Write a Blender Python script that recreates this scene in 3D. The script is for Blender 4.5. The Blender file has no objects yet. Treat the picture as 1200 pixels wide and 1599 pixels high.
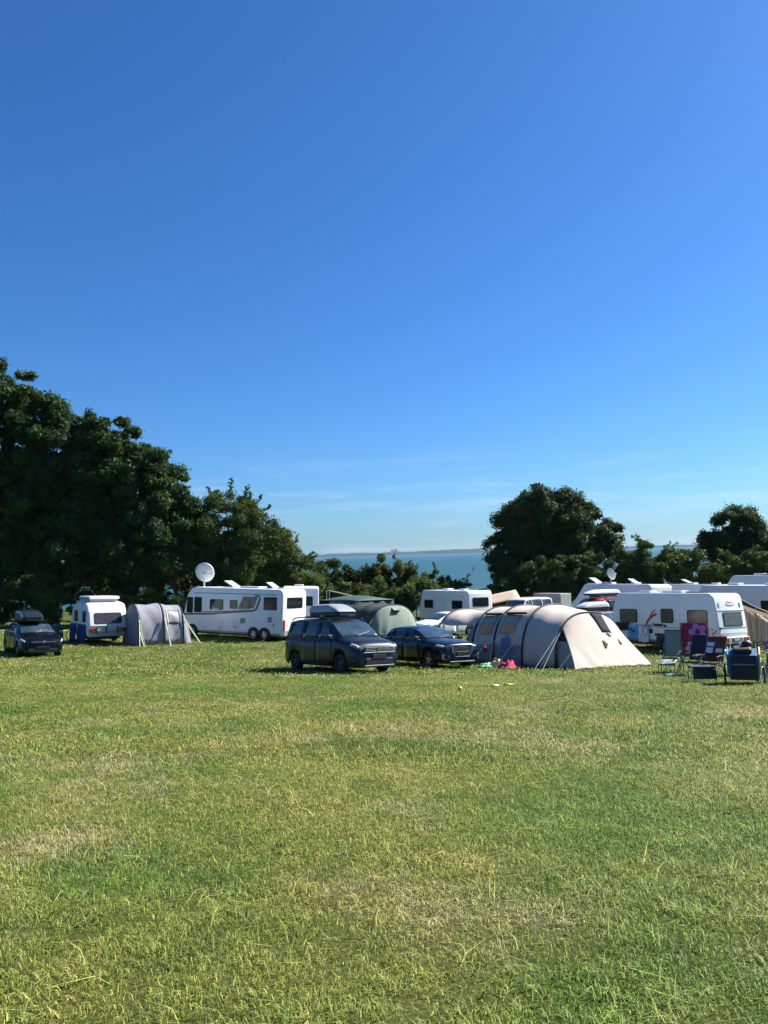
import bpy, bmesh, math, random
import numpy as np
from mathutils import Vector, Matrix, Quaternion
R = math.radians
scene = bpy.context.scene
col = scene.collection

# ---------------------------------------------------------------- camera
EYE = 1.6
cam_d = bpy.data.cameras.new('camera')
cam_d.sensor_fit = 'HORIZONTAL'; cam_d.sensor_width = 36.0; cam_d.lens = 36.0
cam_d.clip_start = 0.1; cam_d.clip_end = 40000
cam = bpy.data.objects.new('camera', cam_d); col.objects.link(cam)
PITCH, ROLL = R(3.12), R(1.6)
cam.matrix_world = Matrix.Translation((0, 0, EYE)) @ Matrix.Rotation(R(90) + PITCH, 4, 'X') @ Matrix.Rotation(-ROLL, 4, 'Z')
scene.camera = cam

# ---------------------------------------------------------------- sky, sun, exposure
SUN_AZ, SUN_EL = R(64), R(42)            # azimuth clockwise from +Y
world = bpy.data.worlds.new('World'); scene.world = world; world.use_nodes = True
nt = world.node_tree; nt.nodes.clear()
N = nt.nodes.new; L = nt.links.new
out = N('ShaderNodeOutputWorld'); bg = N('ShaderNodeBackground'); sky = N('ShaderNodeTexSky')
sky.sky_type = 'NISHITA'; sky.sun_disc = False
sky.sun_elevation = SUN_EL; sky.sun_rotation = SUN_AZ
sky.altitude = 0; sky.air_density = 1.0; sky.dust_density = 0.6; sky.ozone_density = 5.0
hs = N('ShaderNodeHueSaturation'); hs.inputs['Saturation'].default_value = 1.05; hs.inputs['Value'].default_value = 1.0
wb = N('ShaderNodeMixRGB'); wb.blend_type = 'MULTIPLY'; wb.inputs['Fac'].default_value = 1; wb.inputs['Color2'].default_value = (.475, .73, 1.02, 1)   # cool white balance
L(sky.outputs[0], wb.inputs['Color1']); L(wb.outputs['Color'], hs.inputs['Color'])
# thin wisps of cirrus low over the water
tc = N('ShaderNodeTexCoord'); mp = N('ShaderNodeMapping'); mp.inputs['Scale'].default_value = (3.2, 3.2, 34.0)
L(tc.outputs['Generated'], mp.inputs['Vector'])
nz = N('ShaderNodeTexNoise'); nz.inputs['Scale'].default_value = 1.6; nz.inputs['Detail'].default_value = 7; nz.inputs['Roughness'].default_value = .58
L(mp.outputs[0], nz.inputs['Vector'])
cr = N('ShaderNodeValToRGB'); cr.color_ramp.elements[0].position = .5; cr.color_ramp.elements[1].position = .8
L(nz.outputs['Fac'], cr.inputs['Fac'])
sx = N('ShaderNodeSeparateXYZ'); L(tc.outputs['Generated'], sx.inputs[0])
er = N('ShaderNodeValToRGB'); e = er.color_ramp
e.elements[0].position = .0; e.elements[0].color = (.5, .5, .5, 1); e.elements[1].position = .14; e.elements[1].color = (0, 0, 0, 1)
q = e.elements.new(.07); q.color = (.8, .8, .8, 1)
L(sx.outputs['Z'], er.inputs['Fac'])
mu = N('ShaderNodeMath'); mu.operation = 'MULTIPLY'; L(cr.outputs['Color'], mu.inputs[0]); L(er.outputs['Color'], mu.inputs[1])
mu2 = N('ShaderNodeMath'); mu2.operation = 'MULTIPLY'; mu2.inputs[1].default_value = .6; L(mu.outputs[0], mu2.inputs[0])
mx = N('ShaderNodeMixRGB'); mx.inputs['Color2'].default_value = (5.5, 6.2, 7.0, 1)
L(mu2.outputs[0], mx.inputs['Fac']); L(hs.outputs['Color'], mx.inputs['Color1'])
L(mx.outputs['Color'], bg.inputs['Color']); bg.inputs['Strength'].default_value = 0.06
L(bg.outputs[0], out.inputs['Surface'])

sun_d = bpy.data.lights.new('sun', 'SUN'); sun_d.energy = 5.0; sun_d.angle = R(.53); sun_d.color = (1, .95, .86)
sun = bpy.data.objects.new('sun', sun_d); col.objects.link(sun)
SUNV = Vector((math.sin(SUN_AZ) * math.cos(SUN_EL), math.cos(SUN_AZ) * math.cos(SUN_EL), math.sin(SUN_EL)))
sun.rotation_euler = SUNV.to_track_quat('Z', 'Y').to_euler(); sun.location = (40, 20, 60)

vs = scene.view_settings
vs.view_transform = 'Standard'; vs.look = 'None'; vs.gamma = 1; vs.use_curve_mapping = False; vs.exposure = 1.3
scene.cycles.use_denoising = True; scene.cycles.denoising_prefilter = 'ACCURATE'

# ---------------------------------------------------------------- materials
MATS = {}
def mat(name, c, rough=.5, metal=0, spec=.5, var=0, vscale=3, bump=0, bscale=20, coat=0, trans=0, bdist=.01, stretch=None):
    if name in MATS: return MATS[name]
    m = bpy.data.materials.new(name); m.use_nodes = True
    t = m.node_tree; b = t.nodes['Principled BSDF']; o = t.nodes['Material Output']
    b.inputs['Base Color'].default_value = (*c, 1); b.inputs['Roughness'].default_value = rough
    b.inputs['Metallic'].default_value = metal; b.inputs['Specular IOR Level'].default_value = spec
    b.inputs['Coat Weight'].default_value = coat; b.inputs['Coat Roughness'].default_value = .06
    tcn = t.nodes.new('ShaderNodeTexCoord'); vec = tcn.outputs['Object']
    if stretch:
        mpn = t.nodes.new('ShaderNodeMapping'); mpn.inputs['Scale'].default_value = stretch
        t.links.new(vec, mpn.inputs['Vector']); vec = mpn.outputs[0]
    csock = None
    if var:
        n = t.nodes.new('ShaderNodeTexNoise'); n.inputs['Scale'].default_value = vscale; n.inputs['Detail'].default_value = 6
        t.links.new(vec, n.inputs['Vector'])
        rmp = t.nodes.new('ShaderNodeMapRange'); rmp.inputs[1].default_value = .3; rmp.inputs[2].default_value = .7
        rmp.inputs[3].default_value = 1 - var; rmp.inputs[4].default_value = 1 + var
        t.links.new(n.outputs['Fac'], rmp.inputs[0])
        mm = t.nodes.new('ShaderNodeMixRGB'); mm.blend_type = 'MULTIPLY'; mm.inputs['Fac'].default_value = 1
        mm.inputs['Color1'].default_value = (*c, 1); t.links.new(rmp.outputs[0], mm.inputs['Color2'])
        t.links.new(mm.outputs[0], b.inputs['Base Color']); csock = mm.outputs[0]
    if bump:
        n2 = t.nodes.new('ShaderNodeTexNoise'); n2.inputs['Scale'].default_value = bscale; n2.inputs['Detail'].default_value = 4
        t.links.new(vec, n2.inputs['Vector'])
        bp = t.nodes.new('ShaderNodeBump'); bp.inputs['Strength'].default_value = bump; bp.inputs['Distance'].default_value = bdist
        t.links.new(n2.outputs['Fac'], bp.inputs['Height']); t.links.new(bp.outputs[0], b.inputs['Normal'])
    if trans:
        tr = t.nodes.new('ShaderNodeBsdfTranslucent'); tr.inputs['Color'].default_value = (*c, 1)
        if csock: t.links.new(csock, tr.inputs['Color'])
        ms = t.nodes.new('ShaderNodeMixShader'); ms.inputs[0].default_value = trans
        t.links.new(b.outputs[0], ms.inputs[1]); t.links.new(tr.outputs[0], ms.inputs[2]); t.links.new(ms.outputs[0], o.inputs['Surface'])
    MATS[name] = m
    return m

def leaf_mat(name, c, trans=.3, rough=.5):
    """foliage: base colour varied leaf by leaf through the 'tint' attribute"""
    m = bpy.data.materials.new(name); m.use_nodes = True
    t = m.node_tree; b = t.nodes['Principled BSDF']; o = t.nodes['Material Output']
    b.inputs['Roughness'].default_value = .62; b.inputs['Specular IOR Level'].default_value = .16
    a = t.nodes.new('ShaderNodeAttribute'); a.attribute_name = 'tint'
    mm = t.nodes.new('ShaderNodeMixRGB'); mm.blend_type = 'MULTIPLY'; mm.inputs['Fac'].default_value = 1
    mm.inputs['Color1'].default_value = (*c, 1); t.links.new(a.outputs['Color'], mm.inputs['Color2'])
    t.links.new(mm.outputs[0], b.inputs['Base Color'])
    tr = t.nodes.new('ShaderNodeBsdfTranslucent')
    m2 = t.nodes.new('ShaderNodeMixRGB'); m2.blend_type = 'MULTIPLY'; m2.inputs['Fac'].default_value = 1
    m2.inputs['Color2'].default_value = (1.5, 1.5, .7, 1); t.links.new(mm.outputs[0], m2.inputs['Color1']); t.links.new(m2.outputs[0], tr.inputs['Color'])
    ms = t.nodes.new('ShaderNodeMixShader'); ms.inputs[0].default_value = trans
    t.links.new(b.outputs[0], ms.inputs[1]); t.links.new(tr.outputs[0], ms.inputs[2]); t.links.new(ms.outputs[0], o.inputs['Surface'])
    return m

WHITE = mat('caravan_white', (.72, .74, .74), .35, spec=.5, var=.05, vscale=1.2, coat=.3)
WHITE2 = mat('weathered_white', (.66, .69, .69), .4, var=.07, vscale=2)
GLASS = mat('dark_glass', (.008, .011, .014), .06, spec=.3)
BROWNGLASS = mat('tinted_acrylic', (.075, .06, .045), .12, spec=.6, var=.5, vscale=3.5)
CLEAR = mat('car_glass', (.016, .03, .042), .04, spec=.7, var=.4, vscale=2.5)
SCREEN = mat('windscreen_glass', (.03, .052, .07), .05, spec=.7, var=.45, vscale=2.2)
RUBBER = mat('rubber', (.012, .012, .012), .8, var=.2)
BLACK = mat('black_plastic', (.012, .013, .014), .5)
ALU = mat('alloy', (.45, .46, .48), .3, metal=.9)
STEEL = mat('grey_steel', (.3, .31, .32), .4, metal=.7)
CHROME = mat('chrome', (.7, .71, .72), .12, metal=1)
LAMP = mat('lamp_lens', (.5, .53, .56), .08, spec=.8, var=.4, vscale=14)
REDLAMP = mat('red_lens', (.3, .012, .01), .15)
AMBER = mat('amber_lens', (.55, .18, .02), .2)
DARKGREY = mat('dark_grey', (.05, .052, .055), .5)
GREY = mat('mid_grey', (.22, .23, .24), .5)
GUY = mat('guy_line', (.62, .68, .42), .7)
CREAMLINE = mat('cream_line', (.7, .68, .55), .7)
ROPE = mat('rope', (.55, .53, .45), .8)
BARK = mat('bark', (.055, .042, .03), .9, var=.35, vscale=6, bump=.8, bscale=14, bdist=.05, stretch=(1, 1, .25))

# ---------------------------------------------------------------- ground height
def prof(y):
    y = np.asarray(y, float)
    d = np.clip(y, 26, 38) - 26
    z = -.0905 * np.minimum(y, 26) - (.0905 * d - (.0905 - .035) * d * d / 24) - .035 * np.clip(y - 38, 0, None)
    return z
def gz(x, y):
    x = np.asarray(x, float); y = np.asarray(y, float)
    z = prof(y) - .02 * np.clip(x, -60, 60) + .015 * np.clip(-x - 6, 0, 30)
    z = z + .018 * np.sin(x * .71 + 1.3) * np.sin(y * .53 + .4) + .012 * np.sin(x * 1.63 + y * 1.21)
    t = np.clip((y - 84) / 60, 0, 1); t = t * t * (3 - 2 * t)
    return z * (1 - t) + (-15.5) * t
def G(x, y): return float(gz(x, y))

# ---------------------------------------------------------------- mesh helpers
class MB:
    def __init__(s): s.v = []; s.f = []; s.mi = []; s.m = 0
    def add(s, vs, fs):
        o = len(s.v); s.v += [tuple(p) for p in vs]; s.f += [tuple(i + o for i in f) for f in fs]; s.mi += [s.m] * len(fs); return s
    def box(s, c, d, rz=0, M=None):
        x, y, z = [q / 2 for q in d]; P = []
        for sx_ in (-1, 1):
            for sy in (-1, 1):
                for sz in (-1, 1):
                    p = Vector((x * sx_, y * sy, z * sz))
                    if M is not None: p = M @ p
                    elif rz: p = Matrix.Rotation(rz, 3, 'Z') @ p
                    P.append(p + Vector(c))
        return s.add(P, [(0, 1, 3, 2), (4, 6, 7, 5), (0, 4, 5, 1), (2, 3, 7, 6), (0, 2, 6, 4), (1, 5, 7, 3)])
    def tube(s, path, r, n=6, closed=False):
        path = [Vector(p) for p in path]; k = len(path)
        rs = r if isinstance(r, (list, tuple)) else [r] * k
        P = []; F = []
        ref = Vector((.13, .31, .94))
        for i, p in enumerate(path):
            a = path[(i - 1) % k] if closed else path[max(i - 1, 0)]; b = path[(i + 1) % k] if closed else path[min(i + 1, k - 1)]
            d = (b - a)
            d = d.normalized() if d.length > 1e-9 else Vector((0, 0, 1))
            u = d.cross(ref)
            if u.length < .05: u = d.cross(Vector((1, 0, 0)))
            u.normalize(); w = d.cross(u)
            for j in range(n):
                t = 2 * math.pi * j / n; P.append(p + (u * math.cos(t) + w * math.sin(t)) * rs[i])
        for i in range(k if closed else k - 1):
            for j in range(n):
                i2 = (i + 1) % k; F.append((i * n + j, i * n + (j + 1) % n, i2 * n + (j + 1) % n, i2 * n + j))
        if not closed: F += [tuple(range(n))[::-1], tuple(range((k - 1) * n, k * n))]
        return s.add(P, F)
    def grid(s, fn, nu, nv):
        P = [fn(i / nu, j / nv) for i in range(nu + 1) for j in range(nv + 1)]
        F = [(i * (nv + 1) + j, (i + 1) * (nv + 1) + j, (i + 1) * (nv + 1) + j + 1, i * (nv + 1) + j + 1) for i in range(nu) for j in range(nv)]
        return s.add(P, F)
    def sheet(s, fn, nu, nv, th):
        """a grid with thickness th (along its own normals)"""
        A = [[Vector(fn(i / nu, j / nv)) for j in range(nv + 1)] for i in range(nu + 1)]
        P = []; Q = []
        for i in range(nu + 1):
            for j in range(nv + 1):
                du = A[min(i + 1, nu)][j] - A[max(i - 1, 0)][j]; dv = A[i][min(j + 1, nv)] - A[i][max(j - 1, 0)]
                n = du.cross(dv); n = n.normalized() if n.length > 1e-12 else Vector((0, 0, 1))
                P.append(A[i][j] + n * th / 2); Q.append(A[i][j] - n * th / 2)
        I = lambda i, j: i * (nv + 1) + j
        o = len(P); F = []
        for i in range(nu):
            for j in range(nv):
                f = (I(i, j), I(i + 1, j), I(i + 1, j + 1), I(i, j + 1)); F.append(f); F.append(tuple(k + o for k in f[::-1]))
        ring = [I(i, 0) for i in range(nu)] + [I(nu, j) for j in range(nv)] + [I(i, nv) for i in range(nu, 0, -1)] + [I(0, j) for j in range(nv, 0, -1)]
        for a, b in zip(ring, ring[1:] + ring[:1]): F.append((b, a, a + o, b + o))
        return s.add(P + Q, F)
    def plate(s, o, u, v, poly, th):
        """flat polygon in the plane o + a*u + b*v, th thick along u x v"""
        o, u, v = Vector(o), Vector(u).normalized(), Vector(v).normalized(); n = u.cross(v) * th
        A = [o + u * a + v * b for a, b in poly]; k = len(A)
        return s.add(A + [p + n for p in A], [tuple(range(k))[::-1], tuple(range(k, 2 * k))] + [(i, (i + 1) % k, (i + 1) % k + k, i + k) for i in range(k)])
    def lathe(s, prof_, n=16, axis='Z', c=(0, 0, 0)):
        P = []; k = len(prof_); c = Vector(c)
        for j in range(n):
            t = 2 * math.pi * j / n
            for r, h in prof_:
                a, b = r * math.cos(t), r * math.sin(t)
                P.append(c + Vector({'Z': (a, b, h), 'Y': (a, h, b), 'X': (h, a, b)}[axis]))
        F = [(j * k + i, ((j + 1) % n) * k + i, ((j + 1) % n) * k + i + 1, j * k + i + 1) for j in range(n) for i in range(k - 1)]
        return s.add(P, F)
    def build(s, name, m, parent=None, smooth=False, bevel=0, loc=None, fix=True, auto=None):
        me = bpy.data.meshes.new(name); me.from_pydata(s.v, [], s.f)
        for q in (m if isinstance(m, (list, tuple)) else [m]): me.materials.append(q)
        if isinstance(m, (list, tuple)): me.polygons.foreach_set('material_index', s.mi)
        if fix:
            b = bmesh.new(); b.from_mesh(me); bmesh.ops.recalc_face_normals(b, faces=b.faces[:]); b.to_mesh(me); b.free()
        if smooth or auto:
            me.polygons.foreach_set('use_smooth', [True] * len(me.polygons))
            if auto: me.set_sharp_from_angle(angle=R(auto))
        me.update()
        o = bpy.data.objects.new(name, me); col.objects.link(o)
        if parent is not None: o.parent = parent
        if loc is not None: o.location = loc
        if bevel:
            b = o.modifiers.new('edge', 'BEVEL'); b.width = bevel; b.segments = 2; b.limit_method = 'ANGLE'; b.angle_limit = R(40)
        return o

def rrect(w, h, r, n=4, cx=0, cy=0):
    P = []
    for qx, qy, a0 in ((1, 1, 0), (-1, 1, 90), (-1, -1, 180), (1, -1, 270)):
        for i in range(n + 1):
            t = R(a0 + 90 * i / n); P.append((cx + qx * (w / 2 - r) + r * math.cos(t), cy + qy * (h / 2 - r) + r * math.sin(t)))
    return P
def tag(o, label=None, cat=None, group=None, kind=None):
    if label: o['label'] = label
    if cat: o['category'] = cat
    if group: o['group'] = group
    if kind: o['kind'] = kind
    return o
def thing(name, label, cat, group=None):
    o = bpy.data.objects.new(name, None); col.objects.link(o); o.empty_display_size = .2
    return tag(o, label, cat, group)
def place(o, x, y, deg=0, slope=1.0, lift=0.0, span=1.2):
    """stand a thing on the ground at x, y, turned to deg, leaning with the ground"""
    h = R(deg); f = Vector((math.cos(h), math.sin(h))); l = Vector((-f.y, f.x))
    zf = G(x + f.x * span, y + f.y * span) - G(x - f.x * span, y - f.y * span)
    zl = G(x + l.x * span, y + l.y * span) - G(x - l.x * span, y - l.y * span)
    X = Vector((f.x * 2 * span, f.y * 2 * span, zf * slope)).normalized(); Y = Vector((l.x * 2 * span, l.y * 2 * span, zl * slope)).normalized()
    Z = X.cross(Y).normalized(); Y = Z.cross(X)
    m = Matrix((X, Y, Z)).transposed().to_4x4(); m.translation = (x, y, G(x, y) + lift)
    o.matrix_world = m
    return o
# ================================================================ SETTING
def fast_mesh(name, V, F4, m, smooth=False, tint=None):
    """numpy quads -> mesh; tint = per-face rgb"""
    V = np.asarray(V, np.float32); F4 = np.asarray(F4, np.int32)
    me = bpy.data.meshes.new(name)
    me.vertices.add(len(V)); me.vertices.foreach_set('co', V.ravel())
    me.loops.add(F4.size); me.loops.foreach_set('vertex_index', F4.ravel())
    me.polygons.add(len(F4)); me.polygons.foreach_set('loop_start', np.arange(0, F4.size, F4.shape[1], dtype=np.int32))
    if smooth: me.polygons.foreach_set('use_smooth', np.ones(len(F4), bool))
    me.materials.append(m)
    me.update(calc_edges=True)
    if tint is not None:
        a = me.attributes.new('tint', 'FLOAT_COLOR', 'FACE')
        a.data.foreach_set('color', np.concatenate([tint, np.ones((len(tint), 1))], 1).astype(np.float32).ravel())
    return me
def link(name, me, parent=None):
    o = bpy.data.objects.new(name, me); col.objects.link(o)
    if parent is not None: o.parent = parent
    return o

# ---- the meadow material: patches of green, olive and straw, shared by turf and blades
def turf_colour(t, scale_pos=1.0):
    """returns a colour socket: patchy lawn colour from world position"""
    geo = t.nodes.new('ShaderNodeNewGeometry')
    def noise(s, det, off=(0, 0, 0), stretch=(1, 1, 0)):
        mpn = t.nodes.new('ShaderNodeMapping'); mpn.inputs['Location'].default_value = off; mpn.inputs['Scale'].default_value = stretch
        t.links.new(geo.outputs['Position'], mpn.inputs['Vector'])
        n = t.nodes.new('ShaderNodeTexNoise'); n.inputs['Scale'].default_value = s; n.inputs['Detail'].default_value = det; n.inputs['Roughness'].default_value = .6
        t.links.new(mpn.outputs[0], n.inputs['Vector']); return n.outputs['Fac']
    def ramp(f, stops):
        r = t.nodes.new('ShaderNodeValToRGB'); r.color_ramp.interpolation = 'EASE'
        while len(r.color_ramp.elements) < len(stops): r.color_ramp.elements.new(.5)
        for el, (p, c) in zip(r.color_ramp.elements, stops): el.position = p; el.color = (*c, 1)
        t.links.new(f, r.inputs['Fac']); return r.outputs['Color']
    def mix(f, a, b):
        m_ = t.nodes.new('ShaderNodeMixRGB'); t.links.new(f, m_.inputs['Fac']); t.links.new(a, m_.inputs['Color1']); t.links.new(b, m_.inputs['Color2']); return m_.outputs['Color']
    base = ramp(noise(.55, 6), [(.3, (.14, .20, .036)), (.5, (.245, .27, .058)), (.72, (.36, .335, .105))])
    lush = ramp(noise(1.7, 4, (7, 3, 0)), [(.3, (.075, .17, .026)), (.7, (.165, .25, .042))])
    straw = ramp(noise(3.1, 4, (1, 9, 0)), [(.3, (.33, .29, .11)), (.7, (.46, .40, .21))])
    f1 = ramp(noise(.28, 5, (3, 5, 0)), [(.42, (0, 0, 0)), (.62, (.8, .8, .8))])
    f2 = ramp(noise(.42, 6, (11, 2, 0)), [(.5, (0, 0, 0)), (.74, (.8, .8, .8))])
    return mix(f2, mix(f1, base, lush), straw), noise

def ground_material():
    m = bpy.data.materials.new('meadow_turf'); m.use_nodes = True; t = m.node_tree; b = t.nodes['Principled BSDF']
    c, noise = turf_colour(t)
    b.inputs['Roughness'].default_value = .95; b.inputs['Specular IOR Level'].default_value = .1
    f = noise(38, 5); r = t.nodes.new('ShaderNodeMapRange'); r.inputs[1].default_value = .3; r.inputs[2].default_value = .7; r.inputs[3].default_value = .08; r.inputs[4].default_value = .42
    t.links.new(f, r.inputs[0])
    mm = t.nodes.new('ShaderNodeMixRGB'); mm.blend_type = 'MULTIPLY'; mm.inputs['Fac'].default_value = 1
    t.links.new(c, mm.inputs['Color1']); t.links.new(r.outputs[0], mm.inputs['Color2']); t.links.new(mm.outputs[0], b.inputs['Base Color'])
    bp = t.nodes.new('ShaderNodeBump'); bp.inputs['Strength'].default_value = .7; bp.inputs['Distance'].default_value = .03
    t.links.new(noise(24, 5), bp.inputs['Height']); t.links.new(bp.outputs[0], b.inputs['Normal'])
    return m
def blade_material():
    m = bpy.data.materials.new('grass_blade'); m.use_nodes = True; t = m.node_tree; b = t.nodes['Principled BSDF']; o = t.nodes['Material Output']
    c, noise = turf_colour(t)
    a = t.nodes.new('ShaderNodeAttribute'); a.attribute_name = 'tint'
    mm = t.nodes.new('ShaderNodeMixRGB'); mm.blend_type = 'MULTIPLY'; mm.inputs['Fac'].default_value = 1
    t.links.new(c, mm.inputs['Color1']); t.links.new(a.outputs['Color'], mm.inputs['Color2'])
    t.links.new(mm.outputs[0], b.inputs['Base Color']); b.inputs['Roughness'].default_value = .55; b.inputs['Specular IOR Level'].default_value = .25
    gn = t.nodes.new('ShaderNodeNewGeometry'); va = t.nodes.new('ShaderNodeVectorMath'); va.operation = 'ADD'; va.inputs[1].default_value = (0, 0, 1.1)
    vn = t.nodes.new('ShaderNodeVectorMath'); vn.operation = 'NORMALIZE'; t.links.new(gn.outputs['Normal'], va.inputs[0]); t.links.new(va.outputs[0], vn.inputs[0]); t.links.new(vn.outputs[0], b.inputs['Normal'])
    tr = t.nodes.new('ShaderNodeBsdfTranslucent'); t.links.new(mm.outputs[0], tr.inputs['Color'])
    ms = t.nodes.new('ShaderNodeMixShader'); ms.inputs[0].default_value = .4
    t.links.new(b.outputs[0], ms.inputs[1]); t.links.new(tr.outputs[0], ms.inputs[2]); t.links.new(ms.outputs[0], o.inputs['Surface'])
    return m
TURF, BLADE = ground_material(), blade_material()

def axis_steps(lo, hi, fine_lo, fine_hi, fine, coarse):
    a = list(np.arange(lo, fine_lo, coarse)) + list(np.arange(fine_lo, fine_hi, fine)) + list(np.arange(fine_hi, hi + coarse, coarse)); return np.array(a)
xs = axis_steps(-240, 240, -30, 30, .75, 6); ys = axis_steps(-40, 170, -2, 64, .75, 3)
XX, YY = np.meshgrid(xs, ys, indexing='ij'); ZZ = gz(XX, YY)
nx, ny = XX.shape; I = np.arange(nx * ny).reshape(nx, ny)
Fg = np.stack([I[:-1, :-1], I[1:, :-1], I[1:, 1:], I[:-1, 1:]], -1).reshape(-1, 4)
tag(link('ground', fast_mesh('ground', np.stack([XX, YY, ZZ], -1).reshape(-1, 3), Fg, TURF, True)), 'sloping camping meadow of mown, sun-dried grass', 'ground', kind='structure')

# ---- sandy path at the foot of the tall trees
pm = mat('path_gravel', (.42, .39, .31), .9, var=.2, vscale=2, bump=.4)
pb = MB(); cl = [(-46, 49.5), (-34, 50.2), (-26, 50.8), (-18, 51.2), (-10, 51.6), (-6, 52.0)]
def path_pt(u, v):
    t = u * (len(cl) - 1); i = min(int(t), len(cl) - 2); f = t - i
    x = cl[i][0] * (1 - f) + cl[i + 1][0] * f; y = cl[i][1] * (1 - f) + cl[i + 1][1] * f + (v - .5) * 1.1
    return (x, y, G(x, y) + .045)
pb.grid(path_pt, 60, 2)
tag(pb.build('path', pm, smooth=True), 'pale gravel path along the foot of the tall trees', 'path', kind='structure')

# ---- sea
def sea_material():
    m = bpy.data.materials.new('sea_water'); m.use_nodes = True; t = m.node_tree; b = t.nodes['Principled BSDF']
    geo = t.nodes.new('ShaderNodeNewGeometry')
    mpn = t.nodes.new('ShaderNodeMapping'); mpn.inputs['Scale'].default_value = (.012, .03, .01); t.links.new(geo.outputs['Position'], mpn.inputs['Vector'])
    n = t.nodes.new('ShaderNodeTexNoise'); n.inputs['Scale'].default_value = 1; n.inputs['Detail'].default_value = 8; n.inputs['Roughness'].default_value = .62; t.links.new(mpn.outputs[0], n.inputs['Vector'])
    r = t.nodes.new('ShaderNodeValToRGB'); r.color_ramp.elements[0].position = .3; r.color_ramp.elements[0].color = (.005, .038, .046, 1)
    r.color_ramp.elements[1].position = .72; r.color_ramp.elements[1].color = (.014, .082, .086, 1)
    t.links.new(n.outputs['Fac'], r.inputs['Fac']); t.links.new(r.outputs[0], b.inputs['Base Color'])
    b.inputs['Roughness'].default_value = .3; b.inputs['IOR'].default_value = 1.33; b.inputs['Specular IOR Level'].default_value = .3
    mp2 = t.nodes.new('ShaderNodeMapping'); mp2.inputs['Scale'].default_value = (.25, .5, .25); t.links.new(geo.outputs['Position'], mp2.inputs['Vector'])
    n2 = t.nodes.new('ShaderNodeTexNoise'); n2.inputs['Scale'].default_value = 1; n2.inputs['Detail'].default_value = 6; n2.inputs['Roughness'].default_value = .7; t.links.new(mp2.outputs[0], n2.inputs['Vector'])
    bp = t.nodes.new('ShaderNodeBump'); bp.inputs['Strength'].default_value = 1; bp.inputs['Distance'].default_value = 1.6
    t.links.new(n2.outputs['Fac'], bp.inputs['Height']); t.links.new(bp.outputs[0], b.inputs['Normal'])
    return m
SEA_Z = -14.0
sb = MB(); sb.add([(-7600, 100, SEA_Z), (7600, 100, SEA_Z), (7600, 7900, SEA_Z), (-7600, 7900, SEA_Z)], [(0, 1, 2, 3)])
tag(sb.build('sea', sea_material()), 'open blue-green sea beyond the hedges', 'sea', kind='structure')

# ---- far coast: low wooded ridge across the bay
rng = np.random.default_rng(5)
def coast_h(x):
    # heights in metres above the water along the far shore (7 km away)
    k = [(-7600, 30), (-4000, 34), (-2200, 24), (-1000, 20), (-650, 24), (-500, 31), (-300, 32), (-80, 28), (60, 28), (120, 33), (260, 29), (480, 36), (760, 40), (1000, 42), (1400, 30), (2000, 22), (3000, 24), (7600, 26)]
    return np.interp(x, [a for a, _ in k], [b for _, b in k]) + 2.2 * np.sin(x * .021) + 1.6 * np.sin(x * .057 + 1) + 1.2 * np.sin(x * .13)
cx = np.arange(-7500, 7501, 25.0); hh = coast_h(cx)
rows = [(7000, .0), (7060, .35), (7200, .8), (7400, 1.0), (7800, .6)]
V = np.array([(x, y, SEA_Z + .02 - (1.0 if i == 0 else 0) + h * f) for x, h in zip(cx, hh) for i, (y, f) in enumerate(rows)])
I = np.arange(len(cx) * 5).reshape(len(cx), 5)
hm = mat('far_woods', (.014, .024, .026), .95, spec=0, var=.4, vscale=.01)
tag(link('hills', fast_mesh('hills', V, np.stack([I[:-1, :-1], I[1:, :-1], I[1:, 1:], I[:-1, 1:]], -1).reshape(-1, 4), hm, True)), 'low hazy wooded coast along the horizon across the bay', 'hills', kind='structure')
bw = mat('tower_concrete', (.5, .5, .48), .8)
for dx, w, hgt, lab in ((66, 22, 34, 'slimmer of two tower blocks on the hazy far coast'), (98, 30, 37, 'wider of two tower blocks on the hazy far coast')):
    t_ = thing('tower_block', lab, 'building', 'tower blocks on the far coast')
    b_ = MB(); b_.box((0, 0, hgt / 2), (w, 20, hgt)); b_.box((w * .2, 0, hgt + 2), (w * .4, 8, 4)); b_.build('wall', bw, t_)
    wb = MB()
    for k in range(9): wb.box((0, -10.05, 4 + k * 3.4), (w * .86, .3, 1.4))
    wb.build('window_band', GLASS, t_)
    t_.location = (dx, 7150, SEA_Z + float(coast_h(dx)) * .55)

# ================================================================ TREES
LEAF = dict(
    maple=leaf_mat('leaf_maple', (.030, .060, .017), .28), oak=leaf_mat('leaf_oak', (.030, .056, .015), .25),
    cherry=leaf_mat('leaf_cherry', (.044, .074, .02), .3), haw=leaf_mat('leaf_hawthorn', (.058, .085, .024), .3),
    hedge=leaf_mat('leaf_hedge', (.042, .07, .018), .28), elder=leaf_mat('leaf_elder', (.06, .105, .024), .32))

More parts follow.
